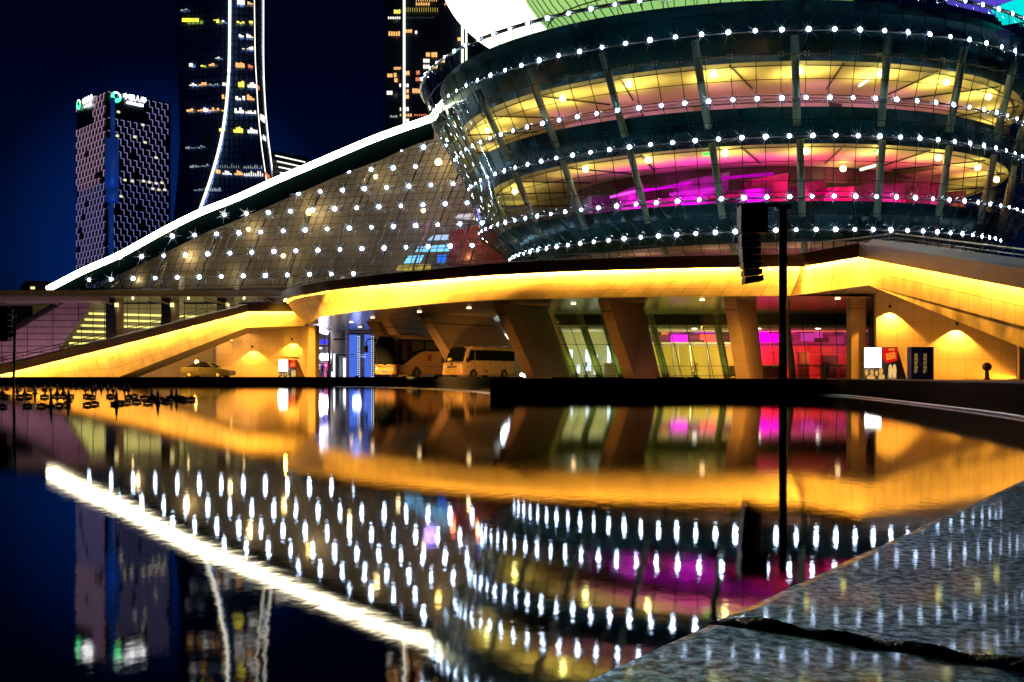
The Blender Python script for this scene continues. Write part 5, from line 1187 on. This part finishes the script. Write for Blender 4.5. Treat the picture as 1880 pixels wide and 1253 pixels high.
def sedan(label, loc, rz):
    t = thing('parked_car', label, 'car', loc, rz); L = 4.75; CP = mat('car_paint', (.05, .05, .05), .4, .0, spec=.15)
    m = MB(); body_loft([(0, .72, .42, .66, .02, .08), (.12, .84, .28, .76, .03, .08), (.9, .90, .22, .93, .05, .10), (1.5, .91, .22, .99, .06, .10), (3.6, .91, .22, 1.02, .06, .10), (4.5, .87, .26, 1.0, .05, .1), (L, .76, .4, .86, .04, .1)], m, 4); m.build('body', CP, t, smooth=False, local=True)
    m = MB(); body_loft([(1.35, .72, .92, .98, .02, .03), (2.1, .76, .92, 1.40, .16, .08), (2.6, .76, .92, 1.46, .17, .1), (3.2, .76, .92, 1.42, .17, .1), (4.15, .7, .92, 1.02, .05, .04)], m, 4); m.build('cabin_glass', VGL, t, local=True)
    m = MB(); m.grid([[(x, u * w, z) for u in (-1, -.5, 0, .5, 1)] for x, w, z in ((2.05, .56, 1.405), (2.3, .6, 1.46), (2.7, .6, 1.475), (3.25, .58, 1.44))]); m.build('roof', CP, t, smooth=True, local=True)
    for s_ in (-1, 1):
        for x0, x1 in ((1.42, 2.15), (2.85, 2.92), (3.4, 4.1)):
            m = MB(); m.tube([(x0, s_ * .80, .98), (x1, s_ * (.62 if x1 != 2.92 else .62), 1.42 if x1 < 4 else 1.05)] if x1 < 3 else [(3.3, s_ * .62, 1.42), (4.15, s_ * .74, 1.0)], .03, 4); m.build('window_pillar', CP, t, local=True)
        for xw in (.95, 3.75):
            side_panel('wheel_arch', [(xw + .37 * math.cos(a), .25 + .40 * math.sin(a)) for a in [math.pi * k / 10 for k in range(11)]], s_ * .905, BLACK, t, .008); wheel(t, xw, s_ * .83, .33, .2)
        side_panel('door_gap', [(2.5, .35), (2.515, .35), (2.515, .98), (2.5, .98)], s_ * .912, BLACK, t, .004)
        side_panel('door_handle', [(2.75, .80), (2.95, .80), (2.95, .83), (2.75, .83)], s_ * .912, CHROME, t, .02)
        m = MB(); m.ball((1.62, s_ * 1.0, 1.02), .1, 8, 6); m.build('mirror', CP, t, smooth=True, local=True)
        m = MB(); m.ball((.16, s_ * .64, .66), .13, 10, 6, .6); m.build('headlight', HEAD, t, smooth=True, local=True); m = MB(); m.ball((L - .12, s_ * .64, .80), .12, 8, 6, .6); m.build('tail_light', TAIL, t, smooth=True, local=True)
    m = MB(); m.box((.02, 0, .55), (.06, .8, .16)); m.build('grille', BLACK, t, local=True)
sedan('silver saloon car parked facing right under the left ramp', tuple(place(427, 93)), R(180 - 8))

# ================================================================== KIOSKS, LOCKER, POT, POST
def kiosk(label, px, Y, w, h, flip=False):
    c = PX(px, Y, .35); t = thing('food_kiosk', label, 'kiosk', c, 0, 'illuminated food kiosks')
    L = lambda x, y, z: Vector((x, y, z))
    m = MB(); m.box((0, .25, h / 2), (w, .5, h)); m.build('case', mat('kiosk_black', (.012, .012, .014), .4), t, local=True)
    m = MB(); m.box((-w * .24, -.03, h * .68), (w * .48, .06, h * .60)); m.build('lit_screen', emat('kiosk_screen', (1, .98, .95), 9, 'FRONT'), t, local=True)
    m = MB(); v = [(w * .0, h * .98), (w * .5, h * .98), (w * .5, h * .60), (w * .16, h * .50), (w * .08, h * .60)]
    m.face([L(x, -.02, z) for x, z in v]); m.build('red_board', emat('kiosk_red', (.75, .012, .008), .85), t, local=True)
    m = MB(); v = [(w * .14, h * .80), (w * .42, h * .86), (w * .44, h * .66), (w * .17, h * .60)]; m.face([L(x, -.035, z) for x, z in v]); m.box((w * .32, -.03, h * .93), (w * .18, .02, h * .06)); m.build('orange_lettering_panel', emat('kiosk_orange', (1, .22, .02), 1.0), t, local=True)
    m = MB()
    for k in range(2): m.box((w * .30, -.045, h * (.69 + .075 * k)), (w * .22, .01, h * .012))
    m.build('lettering_line', mat('kiosk_dark_red', (.25, .01, .01), .5), t, local=True)
    FOOD = emat('kiosk_food', (.95, .50, .12), .75)
    m = MB()
    for x, z, r_ in ((-.43, .22, .05), (-.27, .22, .05), (-.13, .20, .045), (.0, .27, .06), (.06, .08, .05), (-.02, .08, .05), (-.30, .06, .12)): m.lathe([(.001, -.03), (r_ * w, -.02), (r_ * w, .0)], (x * w, -.03, z * h), 12, 'Y', 1, 1.8 if r_ < .07 else .7)
    m.build('food_picture', FOOD, t, local=True)
    m = MB()
    for x in (.28, .40): m.lathe([(.001, -.03), (.06 * w, -.02), (.06 * w, .0)], (x * w, -.03, .27 * h), 14, 'Y', 1, 3.4)
    for k in range(3): m.box((.33 * w, -.045, (.05 + .05 * k) * h), (.26 * w, .01, .02 * h))
    m.build('hot_dog_picture', emat('kiosk_food2', (1, .62, .22), .85), t, local=True)
    m = MB(); m.face([L(w * .5, 0, h * .96), L(w * .5 + .05, .5, h * .9), L(w * .5 + .75, .5, 0), L(w * .5, 0, 0)]); m.build('leaning_board', mat('board_brown', (.12, .06, .02), .5), t, local=True)
    light('POINT', c + Vector((-w * .24, -1.0, h * .6)), 90, (1, .95, .9), .3)
    return t
kiosk('glowing white and red food kiosk in front of the amber wall at right', 1617, 62.5, 2.05, 1.98)
k2 = kiosk('glowing white and red food kiosk by the left entrance under a small awning', 528, 96, 1.65, 1.75)
m_ = MB(); m_.grid([[(-1.2, -.5, 1.95), (1.2, -.5, 1.75)], [(-1.0, .5, 2.05), (1.0, .5, 2.02)]]); m_.build('awning', mat('awning_brown', (.03, .015, .01), .6), k2, local=True)
c = PX(1694, 62.5, .35); lk = thing('locker_cabinet', 'blue steel locker cabinet with gold vertical characters beside the food kiosk', 'cabinet', c)
BL = mat('locker_blue', (.015, .022, .17), .35); BLD = mat('locker_dark', (.006, .008, .035), .3)
m_ = MB(); m_.box((0, .35, 1.0), (1.36, .7, 2.0)); m_.build('case', BL, lk, local=True)
for x in (-.46, .12):
    m_ = MB(); m_.box((x, -.02, 1.0), (.5 if x < 0 else .54, .04, 1.9)); m_.build('door', BLD, lk, local=True)
m_ = MB(); m_.box((-.17, -.03, 1.0), (.09, .05, 1.9)); m_.build('centre_post', BL, lk, local=True)
GOLD = mat('gold_letter', (.75, .55, .22), .4, emit=(.6, .42, .15), es=.25)
for x in (-.42, .13):
    for k, ch in enumerate('自助寄存柜'): text_obj(ch, .24, .004, GOLD, lk, frameM(c + Vector((x, -.05, 1.48 - k * .25)), (1, 0, 0)), bold=.006)
m_ = MB(); m_.box((-.14, -.07, .92), (.12, .03, .16)); m_.build('lock_plate', BRUSH, lk, local=True)
p = PX(1812, 60, .35); ps = thing('round_topped_post', 'dark red round topped post at the foot of the amber wall', 'post', p)
m_ = MB(); m_.lathe([(.20, 0), (.16, .05), (.13, .12), (.11, .45), (.14, .50)], (0, 0, 0), 16); m_.build('stem', mat('dark_red_paint', (.09, .012, .01), .45), ps, smooth=True, local=True)
m_ = MB(); m_.ball((0, 0, .76), .26, 18, 12); m_.build('head', mat('dark_red_paint', (.09, .012, .01), .45), ps, smooth=True, local=True)
p = PX(1514, 80, .35); pl = thing('potted_plant', 'leafy green plant in a pale square pot in front of the hall glass', 'plant', p)
m_ = MB(); m_.lathe([(.22, 0), (.36, .85), (.38, .9)], (0, 0, 0), 4); m_.build('pot', mat('pale_pot', (.5, .5, .25), .5), pl, local=True)
m_ = MB()
for k in range(46):
    a = rnd.uniform(0, 6.28); r_ = rnd.uniform(.05, .65); z = .9 + rnd.uniform(.05, .55) - r_ * .3; q = Vector((math.cos(a) * r_, math.sin(a) * r_, z)); d = Vector((math.cos(a), math.sin(a), .4)).normalized(); s_ = Vector((-d.y, d.x, 0)) * .07
    m_.face([q - d * .16, q + s_, q + d * .2 - UP * .08, q - s_])
m_.build('leaves', mat('leaf_green', (.07, .16, .02), .5), pl, local=True)
m_ = MB()
for k in range(5): a = k * 1.25; m_.tube([(0, 0, .85), (math.cos(a) * .4, math.sin(a) * .4, 1.25)], .015, 4)
m_.build('stem', mat('stem_green', (.05, .09, .02), .6), pl, local=True)
for px, Y, lab in ((1076, 87, 'small dark shrub inside the first lit bay'), (1100, 87.5, 'small dark shrub beside the door post of the first lit bay'), (1276, 87, 'slender dark plant inside the yellow lit bay')):
    p = PX(px, Y, .35); pp = thing('indoor_shrub', lab, 'plant', p, group='plants inside the hall')
    m_ = MB(); m_.lathe([(.14, 0), (.18, .35)], (0, 0, 0), 10); m_.build('pot', mat('grey_pot', (.2, .2, .2), .5), pp, local=True); m_ = MB()
    for k in range(60):
        a = rnd.uniform(0, 6.28); r_ = rnd.uniform(.0, .38); z = rnd.uniform(.4, 1.35); q = Vector((math.cos(a) * r_, math.sin(a) * r_, z)); d = Vector((math.cos(a), math.sin(a), .8)).normalized(); s_ = Vector((-d.y, d.x, 0)) * .05
        m_.face([q - d * .1, q + s_, q + d * .16, q - s_])
    m_.build('leaves', mat('leaf_dark', (.02, .05, .012), .5), pp, local=True)

# ================================================================== POLE AND LINE-ARRAY SPEAKERS
pt = PX(1437.5, 38, .35); pole = thing('speaker_pole', 'tall thick black pole with a short crossarm standing behind the dark kerb', 'pole', pt)
zt_ = ztl(378, 38)
m_ = MB(); m_.tube([pt, Vector((pt.x, 38, zt_))], .15, 16); m_.build('shaft', BLACK, pole, smooth=True)
m_ = MB(); m_.lathe([(.3, 0), (.3, .04), (.2, .06)], pt, 16); m_.build('base_plate', BLACK, pole)
m_ = MB(); a, b2 = P(1352, 377, 38), P(1452, 379, 38); m_.box((a + b2) / 2, ((b2 - a).length, .16, .13)); m_.box(P(1437, 383, 38), (.55, .3, .12)); m_.build('crossarm', BLACK, pole)
la = thing('line_array_speaker', 'black curved column of stacked loudspeakers hanging left of the black pole', 'loudspeaker', P(1380, 440, 37.8))
m_ = MB(); p = P(1381, 404, 37.8); m_.box(p, (.98, .7, 1.02)); m_.box(p + Vector((0, -.36, 0)), (.90, .03, .94)); m_.build('top_cabinet', BLACK, la)
for k in range(7):
    y = 437 + k * 12.8; rake = 0 if k < 4 else (k - 3) * .045; c = P(1375 + k * .8 + (0 if k < 5 else (k - 4) * 1.0), y, 37.8)
    m_ = MB(); w, h = .34, .118; pp = []
    for z in (-h, h):
        for x, y_ in ((-w, -.3), (w, -.3), (w, .3), (-w, .3)): pp.append(c + Vector((x, y_, z * (1 if x < 0 else .86) + x * (rake + .02))))
    m_.hexa(pp); m_.build('speaker_box', BLACK, la)
m_ = MB(); 
for dx in (-.30, .22): m_.tube([P(1375, 428, 37.8) + Vector((dx, 0, 0)), P(1380, 512, 37.8) + Vector((dx, 0, 0))], .03, 4)
m_.build('rigging_bar', BLACK, la)
m_ = MB(); m_.tube([P(1396, 432, 37.8), P(1404, 428, 37.7)], .02, 4); m_.tube([P(1395, 436, 37.8), P(1398, 458, 37.8)], .015, 4); m_.build('cable', BLACK, la)
p2 = PX(24.5, 44, .1); lp_ = thing('speaker_pole', 'slim dark pole rising out of the water at the left edge', 'pole', p2)
m_ = MB(); m_.tube([Vector((p2.x, 44, -.2)), P(28, 565, 44)], .055, 8); m_.tube([P(14, 567, 44), P(30, 566, 44)], .05, 6); m_.build('shaft', BLACK, lp_)
ls = thing('line_array_speaker', 'grey louvred loudspeaker column hanging on the left edge pole', 'loudspeaker', P(20, 595, 44))
m_ = MB(); m_.box(P(8, 595, 44.2), (.45, .4, 1.5)); m_.build('cabinet', BLACK, ls)
for k in range(5):
    m_ = MB(); m_.box(P(20, 573 + k * 10.5, 44), (.22, .3, .2)); m_.build('speaker_box', mat('speaker_grey', (.05, .06, .065), .5), ls)

# ================================================================== FOUNTAIN GEAR ON THE WATER
NZ = [(94, 716, 747), (214, 714, 742), (290, 714, 740), (324, 712, 734), (315, 710, 732), (279, 710, 730), (126, 710, 738), (32, 705, 720), (46, 704, 724), (64, 704, 723), (83, 704, 717), (93, 703, 716), (105, 705, 724), (117, 705, 722), (157, 703, 716), (170, 704, 718), (176, 704, 716), (186, 703, 715.5), (198, 703, 716), (208, 704, 718), (229, 704, 717), (236, 704, 718), (132, 701, 711), (5, 706, 722)]
def near(px): return 'left of the slim pole' if px < 22 else 'right of the slim pole' if px < 60 else None
names = ['tallest nozzle, alone at front left', 'tall nozzle at the middle of the front row', 'tall nozzle standing left of the front right pair', 'rightmost tall nozzle of the front row', 'slightly shorter nozzle just left of the rightmost one', 'nozzle behind the rightmost cluster of lamp floats', 'nozzle between the front left nozzle and the middle one']
def nozzle(px, yt, yb, lab, grp):
    Y = HC * F / (yb - 690); c = PX(px, Y, 0); H = ztl(yt, Y); t = thing('fountain_nozzle', lab, 'nozzle', c, group=grp); s_ = min(Y / 22, 1.1)
    m = MB(); m.lathe([(.045 * s_, -.1), (.045 * s_, H * .30), (.032 * s_, H * .34), (.028 * s_, H * .72), (.014 * s_, H * .76), (.013 * s_, H)], (0, 0, 0), 10); m.build('pipe', mat('nozzle_steel', (.10, .10, .10), .35, .8), t, smooth=True, local=True)
    m = MB(); m.lathe([(.075 * s_, -.02), (.085 * s_, .02), (.05 * s_, .045)], (0, 0, 0), 12); m.build('collar', BLACK, t, local=True)
ORDS = 'first second third fourth fifth sixth seventh eighth ninth tenth eleventh twelfth thirteenth fourteenth fifteenth sixteenth seventeenth eighteenth nineteenth twentieth'.split()
def ordn(px, allp): return ORDS[sorted(allp).index(px)]
farn = [z[0] for z in NZ[7:]]
for k, (px, yt, yb) in enumerate(NZ):
    if k < 7: nozzle(px, yt, yb, 'dark fountain nozzle pipe, ' + names[k], 'fountain nozzles')
    else: nozzle(px, yt, yb, 'thin far fountain nozzle, %s from the left in the distant row' % ordn(px, farn), 'far fountain nozzles')
FL = [(52, 747), (77, 747), (37, 730.5), (52, 729), (82, 730), (105, 729), (128, 729.5), (160, 729), (168, 730.5), (203, 729.5), (237, 731), (246, 729), (251, 739), (272, 741), (306, 739), (334, 734), (351, 735), (161, 745), (173, 743), (221, 742), (110, 746), (121, 745), (265, 732), (5, 748), (10, 730), (206, 729), (118, 729), (283, 735), (297, 736), (314, 732), (280, 732), (232, 740.5), (212, 743.5), (337, 736), (328, 732)]
FAR = [(13, 715), (35, 716), (55, 717), (82, 717), (112, 714), (140, 714), (154, 714), (168, 713), (178, 714.5), (188, 713), (205, 713), (222, 714), (236, 714), (146, 713), (160, 715), (130, 713), (62, 714)]
def lampfloat(px, yb, lab, grp, first=[None]):
    Y = HC * F / (yb - 690); c = PX(px, Y, 0); s_ = min(Y / 22, 1.15) * .85
    t = thing('fountain_lamp', lab, 'lamp', c, group=grp)
    m = MB(); m.box((0, 0, .068 * s_), (.24 * s_, .16 * s_, .012 * s_)); m.box((0, 0, .035 * s_), (.19 * s_, .12 * s_, .054 * s_)); m.build('housing', mat('lamp_housing', (.03, .03, .03), .4), t, local=True)
    m = MB()
    for x in (-.1, .1):
        m.box((x * s_, 0, .0), (.012 * s_, .1 * s_, .11 * s_))
    m.build('bracket', BLACK, t, local=True)
    m = MB(); m.lathe([(.05 * s_, 0), (.05 * s_, .02 * s_)], (0, 0, .072 * s_), 12); m.build('lens', VGL, t, local=True)
r1 = [q[0] for q in FL if q[1] >= 738]; r2 = [q[0] for q in FL if q[1] < 738 and q[0] < 190]; r3 = [q[0] for q in FL if q[1] < 738 and q[0] >= 190]
for px, yb in FL:
    w_, l_ = ('nearest row', r1) if px in r1 and yb >= 738 else ('middle row left half', r2) if px < 190 else ('middle row right half', r3)
    lampfloat(px, yb, 'dark fountain lamp box, %s from the left in the %s' % (ordn(px, l_), w_), 'fountain lamps in the pool')
for px, yb in FAR: lampfloat(px, yb, 'tiny fountain lamp box, %s from the left in the far row under the kerb' % ordn(px, [q[0] for q in FAR]), 'far fountain lamps')

# ================================================================== PEOPLE at the left entrance
SKIN = mat('skin', (.45, .28, .2), .6); 
def person(label, c, rz, shirt, trousers, hair, stride=.12, arm=.2):
    t = thing('person', label, 'person', c, rz)
    bm = bmesh.new(); V = {}
    J = dict(pel=(0, 0, .95, .13), wa=(0, 0, 1.10, .115), ch=(0, 0, 1.30, .14), nk=(0, -.01, 1.47, .055), hd0=(0, -.015, 1.56, .075), hd1=(0, -.02, 1.64, .095), hd2=(0, -.01, 1.71, .07))
    for s_, n_ in ((-1, 'l'), (1, 'r')):
        J.update({'hip' + n_: (s_ * .09, 0, .90, .10), 'kn' + n_: (s_ * .10, -stride * s_, .50, .065), 'an' + n_: (s_ * .10, -stride * s_ * 1.2 + .04, .09, .04), 'to' + n_: (s_ * .11, -stride * s_ * 1.2 - .13, .035, .03),
                  'sh' + n_: (s_ * .19, 0, 1.40, .06), 'el' + n_: (s_ * .25, s_ * arm * .4, 1.13, .042), 'wr' + n_: (s_ * .25, s_ * arm * .4 - .12, .90, .03), 'ha' + n_: (s_ * .25, s_ * arm * .4 - .15, .80, .035)})
    for k, v in J.items(): V[k] = bm.verts.new(v[:3])
    E_ = [('pel', 'wa'), ('wa', 'ch'), ('ch', 'nk'), ('nk', 'hd0'), ('hd0', 'hd1'), ('hd1', 'hd2')]
    for n_ in 'lr': E_ += [('pel', 'hip' + n_), ('hip' + n_, 'kn' + n_), ('kn' + n_, 'an' + n_), ('an' + n_, 'to' + n_), ('ch', 'sh' + n_), ('sh' + n_, 'el' + n_), ('el' + n_, 'wr' + n_), ('wr' + n_, 'ha' + n_)]
    for a, b_ in E_: bm.edges.new((V[a], V[b_]))
    bm.verts.index_update(); me = bpy.data.meshes.new('p'); bm.to_mesh(me); idx = {k: V[k].index for k in J}; bm.free()
    o = bpy.data.objects.new('p', me); col.objects.link(o); md = o.modifiers.new('s', 'SKIN'); md.use_smooth_shade = True
    for k, v in J.items(): sv = me.skin_vertices[0].data[idx[k]]; sv.radius = (v[3], v[3]); sv.use_root = (k == 'pel')
    o.modifiers.new('u', 'SUBSURF').levels = 1; bpy.context.view_layer.update()
    mesh = bpy.data.meshes.new_from_object(o.evaluated_get(bpy.context.evaluated_depsgraph_get())); bpy.data.objects.remove(o)
    for m in (SKIN, shirt, trousers): mesh.materials.append(m)
    for p_ in mesh.polygons: z = p_.center.z; p_.use_smooth = True; p_.material_index = 1 if .93 < z < 1.45 and abs(p_.center.x) < .33 and z > (.98 if abs(p_.center.x) > .2 else .93) else (2 if z <= .93 and abs(p_.center.x) < .2 else 0)
    b_ = bpy.data.objects.new('body', mesh); col.objects.link(b_); b_.parent = t
    m = MB(); m.ball((0, .015, 1.685), .108, 12, 8); m.build('hair', hair, t, smooth=True, local=True)
    m = MB(); m.tube([(0, -.10, 1.63), (0, -.135, 1.605)], .014, 5); m.build('nose', SKIN, t, local=True)
DK = mat('dark_cloth', (.02, .022, .03), .8); BLK = mat('black_hair', (.01, .008, .006), .5)
person('person in dark clothes walking, nearest the violet flood lamp', PX(592, 119, .35), R(20), DK, mat('navy_trousers', (.01, .015, .05), .8), BLK)
person('person in a mauve top standing left of the person in dark clothes', PX(585.5, 120.2, .35), R(150), mat('mauve_shirt', (.35, .22, .4), .8), DK, BLK, .05)
person('person in a pink coat standing right of the person in dark clothes', PX(599, 120.6, .35), R(-120), mat('pink_coat', (.6, .05, .2), .8), mat('pale_trousers', (.4, .38, .36), .8), BLK, .08)
bx = thing('barrier_box', 'small white cornered reception box at the foot of the navy column', 'box', PX(607, 114, .35))
m_ = MB(); m_.box((-.15, 0, .33), (.5, .5, .66)); m_.build('side', mat('box_grey', (.12, .13, .14), .5), bx, local=True); m_ = MB(); m_.box((.18, -.02, .35), (.16, .5, .7)); m_.build('white_edge', emat('box_white', (.9, .95, 1), 1.2), bx, local=True)
cl = thing('crowd_barrier_lamp', 'small white glowing floor lamp at the minibus tail', 'lamp', PX(963, 75, .35))
m_ = MB()
for dx in (-.22, 0, .2): m_.ball((dx, 0, .25 + abs(dx) * .3), .14, 10, 6)
m_.build('globe', emat('floor_lamp', (.9, .95, 1), 4), cl, smooth=True, local=True)
